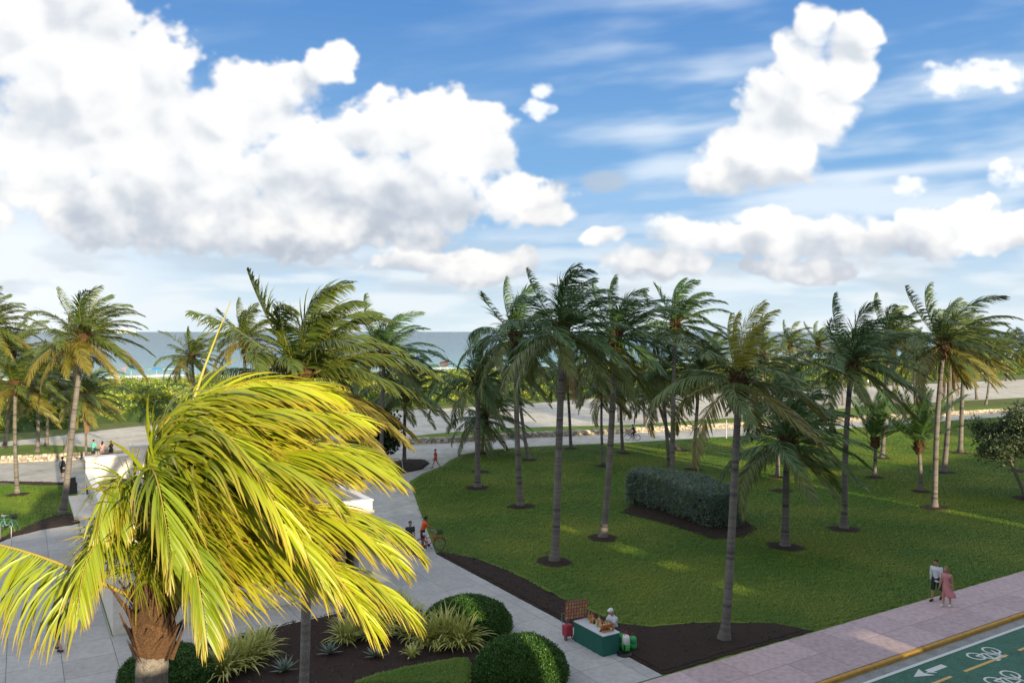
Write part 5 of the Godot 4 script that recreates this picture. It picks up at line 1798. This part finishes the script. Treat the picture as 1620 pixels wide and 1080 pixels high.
func stall() -> void:
	var s0 := 17.97
	var s1 := 18.72
	var t0 := 23.2
	var t1 := 25.0
	var o := thing("vendor_table", "vendor table with a dark green skirt on the paved path", "table", st((s0 + s1) / 2, (t0 + t1) / 2, 0.02), STREET)
	var hs := (s1 - s0) / 2
	var ht := (t1 - t0) / 2
	var top := MB.new()
	top.rbox(at_axis(Vector3(0, 0.75, 0)), Vector3(hs * 2 + 0.04, 0.035, ht * 2 + 0.04), 0.01)
	part("tabletop", top.mesh(), flat(0.55, 0.60, 0.62, 0.6), o)
	# gathered skirt, one cloth all round
	var sk := MB.new()
	var ring := []
	var corners := [Vector2(-hs, -ht), Vector2(hs, -ht), Vector2(hs, ht), Vector2(-hs, ht)]
	for k in 4:
		var a: Vector2 = corners[k]
		var b: Vector2 = corners[(k + 1) % 4]
		for q in 14:
			var p := a.lerp(b, q / 14.0)
			var nrm := Vector2(b.y - a.y, a.x - b.x).normalized()
			ring.append([p, nrm])
	for k in ring.size():
		var p: Vector2 = ring[k][0]
		var nv: Vector2 = ring[k][1]
		var f := sin(k * 2.2) * 0.008
		sk.vert(Vector3(p.x, 0.745, p.y)); sk.vert(Vector3(p.x + nv.x * (0.01 + f), 0.4, p.y + nv.y * (0.01 + f))); sk.vert(Vector3(p.x + nv.x * (0.02 + f * 1.7), 0.01, p.y + nv.y * (0.02 + f * 1.7)))
	for k in ring.size():
		var a := k * 3
		var b := ((k + 1) % ring.size()) * 3
		for q in 2:
			sk.tri(a + q, b + q, a + q + 1); sk.tri(b + q, b + q + 1, a + q + 1)
	part("skirt", sk.mesh(), flat(0.012, 0.115, 0.085, 0.85), o)
	for x in [-hs + 0.06, hs - 0.06]:
		for z in [-ht + 0.06, ht - 0.06]:
			tube_part("leg", o, M.metal, [Vector3(x, 0, z), Vector3(x, 0.735, z)], 0.02)
	var r := RandomNumberGenerator.new()
	r.seed = 88
	# tall display board of woven crafts at the far end
	var db := thing("display_board", "upright red brown display board of small crafts at the table end", "display", st(18.15, 25.12, 0.0), STREET - 0.15)
	var b1 := MB.new()
	b1.box(Transform3D(Basis(Vector3.RIGHT, 0.12), Vector3(0, 1.15, 0)), Vector3(0.95, 0.72, 0.03))
	part("panel", b1.mesh(), flat(0.25, 0.10, 0.075, 0.9), db)
	for e in [-0.4, 0.4]:
		tube_part("leg", db, M.metal, [Vector3(e, 0.0, -0.12), Vector3(e, 1.5, 0.03)], 0.014)
	for a in 8:
		for b in 5:
			var it := MB.new()
			it.rbox(Transform3D(Basis(Vector3.RIGHT, 0.12), Vector3(-0.41 + a * 0.117, 0.87 + b * 0.135, 0.03 + (0.0 - (b - 2) * -0.016))), Vector3(0.085, 0.10, 0.03), 0.01)
			part("craft_item", it.mesh(), flat(r.randf_range(0.3, 0.6), r.randf_range(0.14, 0.34), r.randf_range(0.08, 0.18), 0.8), db)
	# goods on the table
	for k in 22:
		var s := r.randf_range(s0 + 0.38, s1 - 0.07)
		var t := lerpf(t0 + 0.2, t1 - 0.1, k / 21.0)
		var g := thing("craft_figure", "small carved craft figure standing along the back of the vendor table", "figurine", st(s, t, 0.79), r.randf() * TAU, "craft figures on the vendor table")
		var h := r.randf_range(0.16, 0.36)
		var mb := MB.new()
		mb.tube([Vector3(0, 0, 0), Vector3(0, h * 0.3, 0), Vector3(0, h * 0.62, 0), Vector3(0, h * 0.7, 0)], [0.035, 0.055, 0.045, 0.022], 8)
		part("body", mb.mesh(), flat([0.5, 0.12, 0.55, 0.08, 0.6][k % 5], [0.2, 0.09, 0.42, 0.05, 0.3][k % 5], [0.05, 0.06, 0.25, 0.04, 0.06][k % 5], 0.7), g)
		var hd := MB.new()
		hd.ball(Transform3D(Basis.from_scale(Vector3(0.035, 0.045, 0.035)), Vector3(0, h * 0.8, 0)), 5, 7)
		part("head", hd.mesh(), flat(0.2 + 0.3 * (k % 3), 0.14 + 0.15 * (k % 2), 0.08, 0.7), g)
	for k in 26:
		var g := thing("trinket", "small shiny trinket laid flat at the front of the vendor table", "trinket", st(r.randf_range(s0 + 0.04, s0 + 0.36), lerpf(t0 + 0.55, t1 - 0.05, k / 25.0), 0.768), r.randf() * TAU, "trinkets on the vendor table")
		var mb := MB.new()
		mb.rbox(at_axis(Vector3(0, 0.012, 0)), Vector3(r.randf_range(0.04, 0.09), 0.024, r.randf_range(0.03, 0.06)), 0.006)
		part("piece", mb.mesh(), flat(r.randf_range(0.3, 0.75), r.randf_range(0.35, 0.75), r.randf_range(0.4, 0.75), 0.4), g)
	var tray := thing("craft_tray", "open orange tray of bright crafts on the near end of the table", "tray", st(18.32, 23.5, 0.77), STREET)
	var tb := MB.new()
	tb.box(Transform3D(Basis(Vector3.RIGHT, 0.6), Vector3(0, 0.15, 0)), Vector3(0.46, 0.34, 0.03))
	part("back", tb.mesh(), flat(0.45, 0.16, 0.05, 0.8), tray)
	for a in 4:
		for b in 3:
			var it := MB.new()
			it.ball(Transform3D(Basis.from_scale(Vector3(0.04, 0.04, 0.03)), Vector3(-0.17 + a * 0.113, 0.06 + b * 0.10, 0.08 - b * 0.062)), 5, 7)
			part("craft_item", it.mesh(), flat([0.75, 0.5, 0.7][b], [0.32, 0.12, 0.55][b], [0.06, 0.08, 0.3][b], 0.6), tray)
	# bags and cart about the table
	shopping_bag("white and green shopping bag hanging at the table corner", st(18.90, 23.05, 0.12), [0.75, 0.72, 0.70], [0.04, 0.42, 0.06], 0.55)
	shopping_bag("bright green bag behind the vendor table", st(19.10, 23.5, 0.03), [0.03, 0.42, 0.10], [0.03, 0.45, 0.12], 0.5)
	shopping_bag("green bag on the mulch beside the vendor", st(19.35, 23.2, 0.06), [0.04, 0.38, 0.12], [0.02, 0.30, 0.10], 0.42)
	var disc := thing("umbrella_base", "round black base plate on the pavement at the table corner", "base", st(18.75, 22.95, 0.024))
	var dm := MB.new()
	dm.tube([Vector3(0, 0, 0), Vector3(0, 0.05, 0), Vector3(0, 0.07, 0)], [0.27, 0.27, 0.2], 18)
	part("plate", dm.mesh(), M.black, disc)
	tube_part("socket", disc, M.black, [Vector3(0, 0.06, 0), Vector3(0, 0.34, 0)], 0.03)
	var cart := thing("folding_cart", "small red and black folding cart at the far end of the table", "cart", st(17.85, 25.25, 0.02), STREET)
	for z in [-0.16, 0.16]:
		var w := part("wheel", torus_mesh(0.09, 0.04), M.black, cart, Vector3(z, 0.09, 0.1))
		w.rotation.z = PI / 2
	var cm := MB.new()
	cm.rbox(at_axis(Vector3(0, 0.36, 0)), Vector3(0.34, 0.42, 0.26), 0.03)
	part("bag", cm.mesh(), flat(0.38, 0.04, 0.06, 0.8), cart)
	tube_part("handle", cart, M.metal, [Vector3(-0.14, 0.15, -0.15), Vector3(-0.14, 0.95, -0.2), Vector3(0.14, 0.95, -0.2), Vector3(0.14, 0.15, -0.15)], 0.012)
	var stool := thing("folding_stool", "low folding stool under the seated vendor", "stool", st(19.12, 24.0, 0.03), STREET)
	var sm := MB.new()
	sm.rbox(at_axis(Vector3(0, 0.44, 0)), Vector3(0.36, 0.04, 0.36), 0.01)
	part("seat", sm.mesh(), M.black, stool)
	for q in [[-1, -1], [1, -1], [1, 1], [-1, 1]]:
		tube_part("leg", stool, M.metal, [Vector3(q[0] * 0.16, 0.0, q[1] * 0.16), Vector3(q[0] * 0.12, 0.43, q[1] * 0.12)], 0.012)

func shopping_bag(label: String, at: Vector3, c0: Array, c1: Array, h: float) -> void:
	var o := thing("shopping_bag", label, "bag", at, STREET + 0.2, "bags round the vendor table")
	var a := MB.new()
	a.tube([Vector3(0, 0, 0), Vector3(0, 0.04, 0), Vector3(0.01, h * 0.45, 0)], [0.12, 0.15, 0.155], 9)
	part("lower_bag", a.mesh(), flat(c1[0], c1[1], c1[2], 0.7), o)
	var b := MB.new()
	b.tube([Vector3(0.01, h * 0.452, 0), Vector3(0, h * 0.85, 0), Vector3(0.0, h, 0.0)], [0.153, 0.145, 0.11], 9)
	part("upper_bag", b.mesh(), flat(c0[0], c0[1], c0[2], 0.7), o)
	tube_part("handle", o, flat(0.4, 0.08, 0.08, 0.8), [Vector3(-0.07, h - 0.02, 0), Vector3(-0.05, h + 0.16, 0), Vector3(0.05, h + 0.16, 0), Vector3(0.07, h - 0.02, 0)], 0.01, 5)

# ---------------------------------------------------------------- people
func field_mesh(mb: MB, bones: Array, cell: float, blend: float) -> void:
	# surface nets over the smooth union of tapered capsules [a, b, ra, rb]
	var lo := Vector3(1e9, 1e9, 1e9)
	var hi := -lo
	for q in bones:
		var m := maxf(q[2], q[3]) + blend + cell * 2.0
		lo = lo.min(q[0] - Vector3.ONE * m).min(q[1] - Vector3.ONE * m)
		hi = hi.max(q[0] + Vector3.ONE * m).max(q[1] + Vector3.ONE * m)
	var nx := int((hi.x - lo.x) / cell) + 2
	var ny := int((hi.y - lo.y) / cell) + 2
	var nz := int((hi.z - lo.z) / cell) + 2
	var f := PackedFloat32Array()
	f.resize(nx * ny * nz)
	f.fill(1.0)
	for q in bones:
		var a: Vector3 = q[0]
		var ab: Vector3 = q[1] - a
		var ra: float = q[2]
		var rb: float = q[3]
		var l2 := maxf(ab.length_squared(), 1e-9)
		var m := maxf(ra, rb) + blend + cell
		var p0 := (a.min(q[1]) - Vector3.ONE * m - lo) / cell
		var p1 := (a.max(q[1]) + Vector3.ONE * m - lo) / cell
		for k in range(maxi(0, int(p0.z)), mini(nz, int(p1.z) + 2)):
			for j in range(maxi(0, int(p0.y)), mini(ny, int(p1.y) + 2)):
				for i in range(maxi(0, int(p0.x)), mini(nx, int(p1.x) + 2)):
					var p := lo + Vector3(i, j, k) * cell - a
					var t := clampf(p.dot(ab) / l2, 0.0, 1.0)
					var d := (p - ab * t).length() - lerpf(ra, rb, t)
					var at := (k * ny + j) * nx + i
					var e := f[at]
					var h := maxf(blend - absf(d - e), 0.0) / blend
					f[at] = minf(d, e) - h * h * blend * 0.25
	var ids := PackedInt32Array()
	ids.resize(nx * ny * nz)
	ids.fill(-1)
	var off := [0, 1, nx, nx + 1, nx * ny, nx * ny + 1, nx * ny + nx, nx * ny + nx + 1]
	var pos := [Vector3(0, 0, 0), Vector3(1, 0, 0), Vector3(0, 1, 0), Vector3(1, 1, 0), Vector3(0, 0, 1), Vector3(1, 0, 1), Vector3(0, 1, 1), Vector3(1, 1, 1)]
	var edges := [[0, 1], [2, 3], [4, 5], [6, 7], [0, 2], [1, 3], [4, 6], [5, 7], [0, 4], [1, 5], [2, 6], [3, 7]]
	for k in nz - 1:
		for j in ny - 1:
			var row := (k * ny + j) * nx
			for i in nx - 1:
				var at := row + i
				var neg := 0
				for q in off:
					if f[at + q] < 0.0:
						neg += 1
				if neg == 0 or neg == 8:
					continue
				var sum := Vector3.ZERO
				var n := 0
				for e in edges:
					var fa := f[at + off[e[0]]]
					var fb := f[at + off[e[1]]]
					if (fa < 0.0) != (fb < 0.0):
						sum += pos[e[0]].lerp(pos[e[1]], fa / (fa - fb))
						n += 1
				ids[at] = mb.vert(lo + (Vector3(i, j, k) + sum / n) * cell)
	for k in range(1, nz - 1):
		for j in range(1, ny - 1):
			for i in range(1, nx - 1):
				var at := (k * ny + j) * nx + i
				var s := f[at] < 0.0
				if s != (f[at + 1] < 0.0):
					quad(mb, ids[at], ids[at - nx], ids[at - nx - nx * ny], ids[at - nx * ny], s)
				if s != (f[at + nx] < 0.0):
					quad(mb, ids[at], ids[at - nx * ny], ids[at - 1 - nx * ny], ids[at - 1], s)
				if s != (f[at + nx * ny] < 0.0):
					quad(mb, ids[at], ids[at - 1], ids[at - 1 - nx], ids[at - nx], s)

func quad(mb: MB, a: int, b: int, c: int, d: int, flip: bool) -> void:
	if a < 0 or b < 0 or c < 0 or d < 0:
		return
	if flip:
		mb.tri(a, c, b); mb.tri(a, d, c)
	else:
		mb.tri(a, b, c); mb.tri(a, c, d)

func limb(from: Vector3, pitch: float, out: float, l: float) -> Vector3:
	# pitch swings forward (+z), out swings sideways (+x)
	return from + Vector3(sin(out) * cos(pitch), -cos(pitch) * cos(out), sin(pitch)) * l

func person(label: String, at: Vector3, yaw: float, o: Dictionary) -> Node3D:
	var n := thing("person", label, "person", at, yaw)
	var k: float = o.get("tall", 1.72) / 1.75
	var cell: float = o.get("cell", 0.028)
	var skin: Color = o.get("skin", Color(0.42, 0.24, 0.16))
	var lean: float = o.get("lean", 0.04)
	var lift: float = o.get("lift", 0.0)
	var hip := Vector3(0, 0.93 + lift, 0) * 1.0
	var chest := hip + Vector3(0, 0.36 * cos(lean), 0.36 * sin(lean))
	var neck := hip + Vector3(0, 0.54 * cos(lean), 0.54 * sin(lean))
	var nod: float = o.get("nod", 0.1)
	var head := neck + Vector3(0, 0.145, 0.02 + nod * 0.12)
	var j := {}
	for sd in [-1, 1]:
		var tg: String = "l" if sd < 0 else "r"
		var sh := chest + Vector3(0.185 * sd, 0.09, 0)
		var ar: Array = o.get("arm_" + tg, [0.1, 0.15])
		var el := limb(sh, ar[0], 0.12 * sd, 0.29)
		var wr := limb(el, ar[0] + ar[1], (0.06 if ar.size() < 3 else ar[2]) * sd, 0.25)
		j["sh" + tg] = sh; j["el" + tg] = el; j["wr" + tg] = wr
		j["hd" + tg] = wr + (wr - el).normalized() * 0.085
		var hp := hip + Vector3(0.095 * sd, -0.03, 0)
		var lg: Array = o.get("leg_" + tg, [0.0, 0.0])
		var kn := limb(hp, lg[0], 0.02 * sd, 0.43)
		var an := limb(kn, lg[0] - lg[1], 0.0, 0.42)
		j["hp" + tg] = hp; j["kn" + tg] = kn; j["an" + tg] = an
		j["to" + tg] = an + Vector3(0.02 * sd, -0.045 + 0.12 * sin(lg[1] * 0.5 - lg[0] * 0.3) * -0.4, 0.17)
	# feet on the ground
	var low := minf(minf(j.anl.y, j.anr.y), minf(j.tol.y, j.tor.y)) - 0.045
	var shift := Vector3(0, -low if lift == 0.0 else 0.0, 0)
	hip += shift; chest += shift; neck += shift; head += shift
	for q in j.keys():
		j[q] += shift
	var body := MB.new()
	body.col = skin
	var b := [[hip + Vector3(-0.05, 0, 0), hip + Vector3(0.05, 0, 0), 0.115, 0.115], [hip, chest, 0.105, 0.125], [chest + Vector3(-0.10, 0.02, 0), chest + Vector3(0.10, 0.02, 0), 0.10, 0.10], [chest + Vector3(0, 0.08, 0), neck + Vector3(0, 0.05, 0.01), 0.07, 0.05],
		[head + Vector3(0, -0.045, 0.025), head + Vector3(0, 0.035, 0), 0.065, 0.092], [head + Vector3(0, -0.02, 0.095), head + Vector3(0, 0.015, 0.085), 0.016, 0.010]]
	for e in [-1, 1]:
		b.append([head + Vector3(0.088 * e, -0.01, 0), head + Vector3(0.09 * e, 0.02, -0.01), 0.014, 0.018])
	for tg in ["l", "r"]:
		b.append([j["sh" + tg], j["el" + tg], 0.056, 0.043]); b.append([j["el" + tg], j["wr" + tg], 0.042, 0.028]); b.append([j["wr" + tg], j["hd" + tg], 0.028, 0.034])
		b.append([j["hp" + tg], j["kn" + tg], 0.088, 0.056]); b.append([j["kn" + tg], j["an" + tg], 0.056, 0.036]); b.append([j["an" + tg] + Vector3(0, -0.02, -0.03), j["to" + tg], 0.042, 0.030])
	for q in b:
		q[0] *= k; q[1] *= k
	field_mesh(body, b, cell, 0.035)
	# fingers and eyes
	for tg in ["l", "r"]:
		var w: Vector3 = j["hd" + tg] * k
		var d: Vector3 = (j["hd" + tg] - j["wr" + tg]).normalized()
		var sx := d.cross(Vector3.RIGHT if absf(d.x) < 0.7 else Vector3.FORWARD).normalized()
		for q in 4:
			var s := sx * (q - 1.5) * 0.019
			var l: float = [0.065, 0.078, 0.072, 0.055][q]
			var p := w + s + d * 0.02
			body.tube([p, p + d * l * 0.55, p + d * l * 0.9 + Vector3(0, 0, 0.015)], [0.010, 0.009, 0.006], 5)
		var th := w - d * 0.03 + sx * 0.03
		body.tube([th, th + (sx + d).normalized() * 0.03, th + (sx * 0.4 + d).normalized() * 0.06], [0.012, 0.010, 0.007], 5)
	body.col = Color(0.02, 0.015, 0.012)
	for e in [-1, 1]:
		body.ball(Transform3D(Basis.from_scale(Vector3.ONE * 0.011), (head + Vector3(0.032 * e, 0.01, 0.082)) * k), 4, 5)
	body.col = Color(0.35, 0.12, 0.10)
	body.box(at_axis((head + Vector3(0, -0.055, 0.088)) * k), Vector3(0.045, 0.010, 0.012))
	part("body", body.mesh(), M.skin, n)
	# clothes
	var cloth := func(called: String, col: Color, bones: Array, grow: float) -> void:
		var mb := MB.new()
		mb.col = col
		var bb := []
		for q in bones:
			bb.append([q[0] * k, q[1] * k, q[2] + grow, q[3] + grow])
		field_mesh(mb, bb, cell * 0.9, 0.04)
		part(called, mb.mesh(), M.cloth, n)
	var torso := [[hip + Vector3(0, 0.06, 0), chest, 0.112, 0.13], [chest + Vector3(-0.11, 0.02, 0), chest + Vector3(0.11, 0.02, 0), 0.10, 0.10], [chest + Vector3(0, 0.08, 0), chest + Vector3(0, 0.12, 0.0), 0.075, 0.06]]
	var sleeve: float = o.get("sleeve", 0.6)
	if o.has("shirt"):
		var q := torso.duplicate()
		q.append([hip + Vector3(-0.06, -0.06, 0), hip + Vector3(0.06, -0.06, 0), 0.112, 0.112])
		for tg in ["l", "r"]:
			if sleeve > 0.0:
				q.append([j["sh" + tg], j["sh" + tg].lerp(j["el" + tg], minf(1.0, sleeve)), 0.060, 0.052])
			if sleeve > 1.0:
				q.append([j["el" + tg], j["el" + tg].lerp(j["wr" + tg], sleeve - 1.0), 0.050, 0.040])
		cloth.call("shirt", o.shirt, q, 0.014)
	if o.has("legs"):
		var q := [[hip + Vector3(-0.055, -0.02, 0), hip + Vector3(0.055, -0.02, 0), 0.115, 0.115]]
		var leg: float = o.get("leg_length", 0.9)
		for tg in ["l", "r"]:
			q.append([j["hp" + tg], j["hp" + tg].lerp(j["kn" + tg], minf(leg, 1.0)), 0.094, 0.075])
			if leg > 1.0:
				q.append([j["kn" + tg], j["kn" + tg].lerp(j["an" + tg], leg - 1.0), 0.066, 0.055])
		cloth.call("trousers" if leg > 1.3 else "shorts", o.legs, q, 0.012)
	if o.has("dress"):
		var q := torso.duplicate()
		var hem: Vector3 = o.get("hem", Vector3(0.0, 0, 0))
		q.append([hip + Vector3(0, 0.05, 0), hip + Vector3(0, -0.20, 0) + hem * 0.3, 0.115, 0.15])
		for e in 7:
			# skirt flaring in folds to the hem
			var a := TAU * e / 7.0
			var dir := Vector3(cos(a), 0, sin(a))
			q.append([hip + Vector3(0, -0.08, 0) + dir * 0.05, hip + Vector3(0, -0.46, 0) + dir * 0.17 + hem, 0.075, 0.06])
		cloth.call("dress", o.dress, q, 0.010)
	if o.has("shoes"):
		var q := []
		for tg in ["l", "r"]:
			q.append([j["an" + tg] + Vector3(0, -0.03, -0.03), j["to" + tg] + Vector3(0, 0, 0.01), 0.040, 0.034])
		cloth.call("shoes", o.shoes, q, 0.010)
	if o.has("hair"):
		var q := [[head + Vector3(0, 0.05, -0.015), head + Vector3(0, 0.035, -0.04), 0.088, 0.085]]
		if o.get("long_hair", false):
			q.append([head + Vector3(0, 0.0, -0.06), neck + Vector3(0, -0.12, -0.10), 0.075, 0.05])
		cloth.call("hair", o.hair, q, 0.010)
	if o.has("hat"):
		cloth.call("cap", o.hat, [[head + Vector3(0, 0.06, -0.01), head + Vector3(0, 0.05, 0.0), 0.088, 0.09], [head + Vector3(-0.04, 0.055, 0.10), head + Vector3(0.04, 0.055, 0.10), 0.018, 0.018], [head + Vector3(0, 0.05, 0.07), head + Vector3(0, 0.05, 0.13), 0.04, 0.012]], 0.010)
	return n

func carried(called: String, label: String, category: String, at: Vector3, yaw: float, size: Vector3, col: Color) -> void:
	var o := thing(called, label, category, at, yaw)
	var mb := MB.new()
	mb.col = col
	field_mesh(mb, [[Vector3(0, -size.y * 0.3, 0), Vector3(0, size.y * 0.3, 0), size.x * 0.5, size.x * 0.42], [Vector3(-size.x * 0.2, -size.y * 0.25, 0), Vector3(size.x * 0.2, -size.y * 0.25, 0), size.z * 0.6, size.z * 0.6]], 0.03, 0.05)
	part("bag", mb.mesh(), M.cloth, o)
	tube_part("strap", o, M.black, [Vector3(-size.x * 0.25, size.y * 0.3, 0), Vector3(-size.x * 0.2, size.y * 0.75, 0.06), Vector3(size.x * 0.2, size.y * 0.75, 0.06), Vector3(size.x * 0.25, size.y * 0.3, 0)], 0.015)

func make_people() -> void:
	var along := -1.02     # facing down the street, toward the camera's left
	person("man in a white long sleeved shirt and dark shorts walking on the pink pavement", Vector3(18.65, 0.0, -35.40), along + 0.25, {"tall": 1.80, "cell": 0.02, "skin": Color(0.40, 0.23, 0.15), "shirt": Color(0.68, 0.71, 0.76), "sleeve": 1.9, "legs": Color(0.015, 0.03, 0.03), "leg_length": 0.95,
		"shoes": Color(0.03, 0.025, 0.022), "hair": Color(0.025, 0.017, 0.012), "leg_l": [0.32, 0.10], "leg_r": [-0.22, 0.25], "arm_l": [-0.25, 0.2], "arm_r": [0.2, 0.3], "nod": 0.45, "lean": 0.06})
	carried("tote_bag", "dark green tote bag held between the couple on the pink pavement", "bag", Vector3(18.79, 0.0, -35.40) + Vector3(0.08, 0.72, 0.15), along, Vector3(0.30, 0.55, 0.12), Color(0.02, 0.055, 0.045))
	person("woman in a pink dress and white shoes walking beside the man in white", Vector3(18.66, 0.0, -34.59), along + 0.1, {"tall": 1.70, "cell": 0.02, "skin": Color(0.45, 0.25, 0.17), "dress": Color(0.62, 0.25, 0.27), "hem": Vector3(0.12, -0.02, -0.10), "shoes": Color(0.75, 0.75, 0.73),
		"hair": Color(0.27, 0.17, 0.07), "long_hair": true, "leg_l": [0.10, 0.05], "leg_r": [-0.10, 0.12], "arm_l": [0.15, 0.2], "arm_r": [-0.2, 0.15], "nod": 0.3})
	person("person in a red shirt and bare legs walking on the bend of the path", Vector3(-6.58, 0.0, -69.66), -1.2, {"tall": 1.68, "skin": Color(0.42, 0.24, 0.16), "shirt": Color(0.55, 0.07, 0.05), "legs": Color(0.50, 0.08, 0.06), "leg_length": 0.35, "hair": Color(0.04, 0.02, 0.015), "shoes": Color(0.3, 0.2, 0.15), "leg_l": [0.38, 0.1], "leg_r": [-0.35, 0.35], "arm_l": [-0.3, 0.3], "arm_r": [0.3, 0.4]})
	person("person with a dark backpack walking on the promenade at the left", Vector3(-36.11, 0.0, -64.87), -2.4, {"tall": 1.74, "skin": Color(0.38, 0.22, 0.15), "shirt": Color(0.35, 0.42, 0.42), "legs": Color(0.02, 0.02, 0.025), "leg_length": 0.95, "hair": Color(0.02, 0.015, 0.012), "shoes": Color(0.05, 0.05, 0.05), "leg_l": [0.3, 0.1], "leg_r": [-0.3, 0.3]})
	carried("backpack", "dark backpack worn by the walker on the left promenade", "bag", Vector3(-36.11, 0.0, -64.87) + Vector3(0.14, 1.18, 0.15), -2.4, Vector3(0.32, 0.42, 0.2), Color(0.015, 0.015, 0.02))
	person("man in a teal shirt standing with his back to us at the stone wall", Vector3(-38.60, 0.0, -74.46), 2.9, {"tall": 1.80, "shirt": Color(0.10, 0.45, 0.40), "legs": Color(0.02, 0.03, 0.04), "leg_length": 0.9, "hair": Color(0.02, 0.015, 0.01), "shoes": Color(0.6, 0.6, 0.6), "arm_l": [0.3, 0.9], "arm_r": [0.2, 0.9]})
	person("woman in pink with long dark hair at the stone wall", Vector3(-37.78, 0.0, -74.46), -3.0, {"tall": 1.64, "shirt": Color(0.58, 0.36, 0.33), "sleeve": 0.3, "legs": Color(0.55, 0.36, 0.34), "leg_length": 0.5, "hair": Color(0.02, 0.013, 0.01), "long_hair": true, "shoes": Color(0.4, 0.3, 0.25), "arm_l": [0.4, 0.9], "arm_r": [0.4, 0.8]})
	person("woman in a black outfit turning toward the others at the stone wall", Vector3(-36.97, 0.0, -74.46), -2.2, {"tall": 1.68, "shirt": Color(0.02, 0.018, 0.018), "sleeve": 0.0, "legs": Color(0.02, 0.018, 0.02), "leg_length": 0.5, "hair": Color(0.03, 0.018, 0.012), "long_hair": true, "shoes": Color(0.4, 0.3, 0.25), "arm_l": [0.7, 1.3], "arm_r": [0.3, 0.6]})
	person("person in an orange shirt standing over the red bicycle", Vector3(-4.87, 0.0, -43.94), 2.0, {"tall": 1.72, "skin": Color(0.25, 0.14, 0.09), "shirt": Color(0.75, 0.11, 0.03), "legs": Color(0.03, 0.03, 0.035), "leg_length": 1.0, "hair": Color(0.02, 0.014, 0.01), "shoes": Color(0.08, 0.07, 0.07), "lean": 0.35, "arm_l": [0.7, 0.3], "arm_r": [0.8, 0.2]})
	person("person in dark clothes half hidden by yellow frond tips by the bicycles", Vector3(-5.40, 0.0, -42.70), 0.4, {"tall": 1.74, "shirt": Color(0.03, 0.04, 0.05), "legs": Color(0.02, 0.02, 0.022), "leg_length": 1.8, "hair": Color(0.02, 0.014, 0.01), "shoes": Color(0.015, 0.015, 0.015)})
	person("person in dark clothes on the paved court, behind the left hanging frond", Vector3(-16.77, 0.0, -29.76), -2.0, {"tall": 1.72, "cell": 0.024, "shirt": Color(0.02, 0.05, 0.06), "legs": Color(0.03, 0.03, 0.035), "leg_length": 0.9, "hair": Color(0.02, 0.014, 0.01), "shoes": Color(0.03, 0.02, 0.02), "leg_l": [0.3, 0.1], "leg_r": [-0.25, 0.3]})
	person("vendor in a white cap and pale shirt seated behind the green table", st(19.12, 24.0, 0.03), 0.5463 - PI / 2, {"tall": 1.66, "cell": 0.022, "skin": Color(0.40, 0.20, 0.14), "shirt": Color(0.58, 0.62, 0.68), "legs": Color(0.05, 0.06, 0.08), "leg_length": 1.8, "hat": Color(0.72, 0.70, 0.68), "shoes": Color(0.1, 0.1, 0.1),
		"leg_l": [1.45, 1.45], "leg_r": [1.45, 1.45], "arm_l": [0.7, 0.8], "arm_r": [0.6, 0.9], "lean": 0.2, "nod": 0.5})
	var rider_at := Vector3(13.03, 0.0, -87.37)
	bicycle("bicycle ridden along the promenade", rider_at, PI - 0.25, [0.10, 0.10, 0.11], false)
	person("cyclist in dark clothes riding along the promenade before the wall", rider_at + Vector3(0.22, 0.0, 0.05), -PI / 2 - 0.25, {"tall": 1.74, "lift": 0.06, "lean": 0.35, "shirt": Color(0.015, 0.015, 0.017), "legs": Color(0.02, 0.02, 0.022), "leg_length": 1.0, "hair": Color(0.02, 0.014, 0.01), "shoes": Color(0.5, 0.5, 0.5), "leg_l": [1.0, 1.1], "leg_r": [0.35, 0.5], "arm_l": [0.95, 0.2], "arm_r": [0.95, 0.2]})
	person("far person in white on the beach walk", Vector3(75.63, 0.0, -171.77), 2.8, {"tall": 1.75, "cell": 0.04, "shirt": Color(0.65, 0.66, 0.66), "legs": Color(0.03, 0.03, 0.03), "leg_length": 1.0, "hair": Color(0.02, 0.014, 0.01)})
	person("far person in black on the beach walk", Vector3(79.03, 0.0, -175.77), 2.8, {"tall": 1.75, "cell": 0.04, "shirt": Color(0.02, 0.02, 0.02), "legs": Color(0.03, 0.03, 0.03), "leg_length": 1.0, "hair": Color(0.02, 0.014, 0.01)})
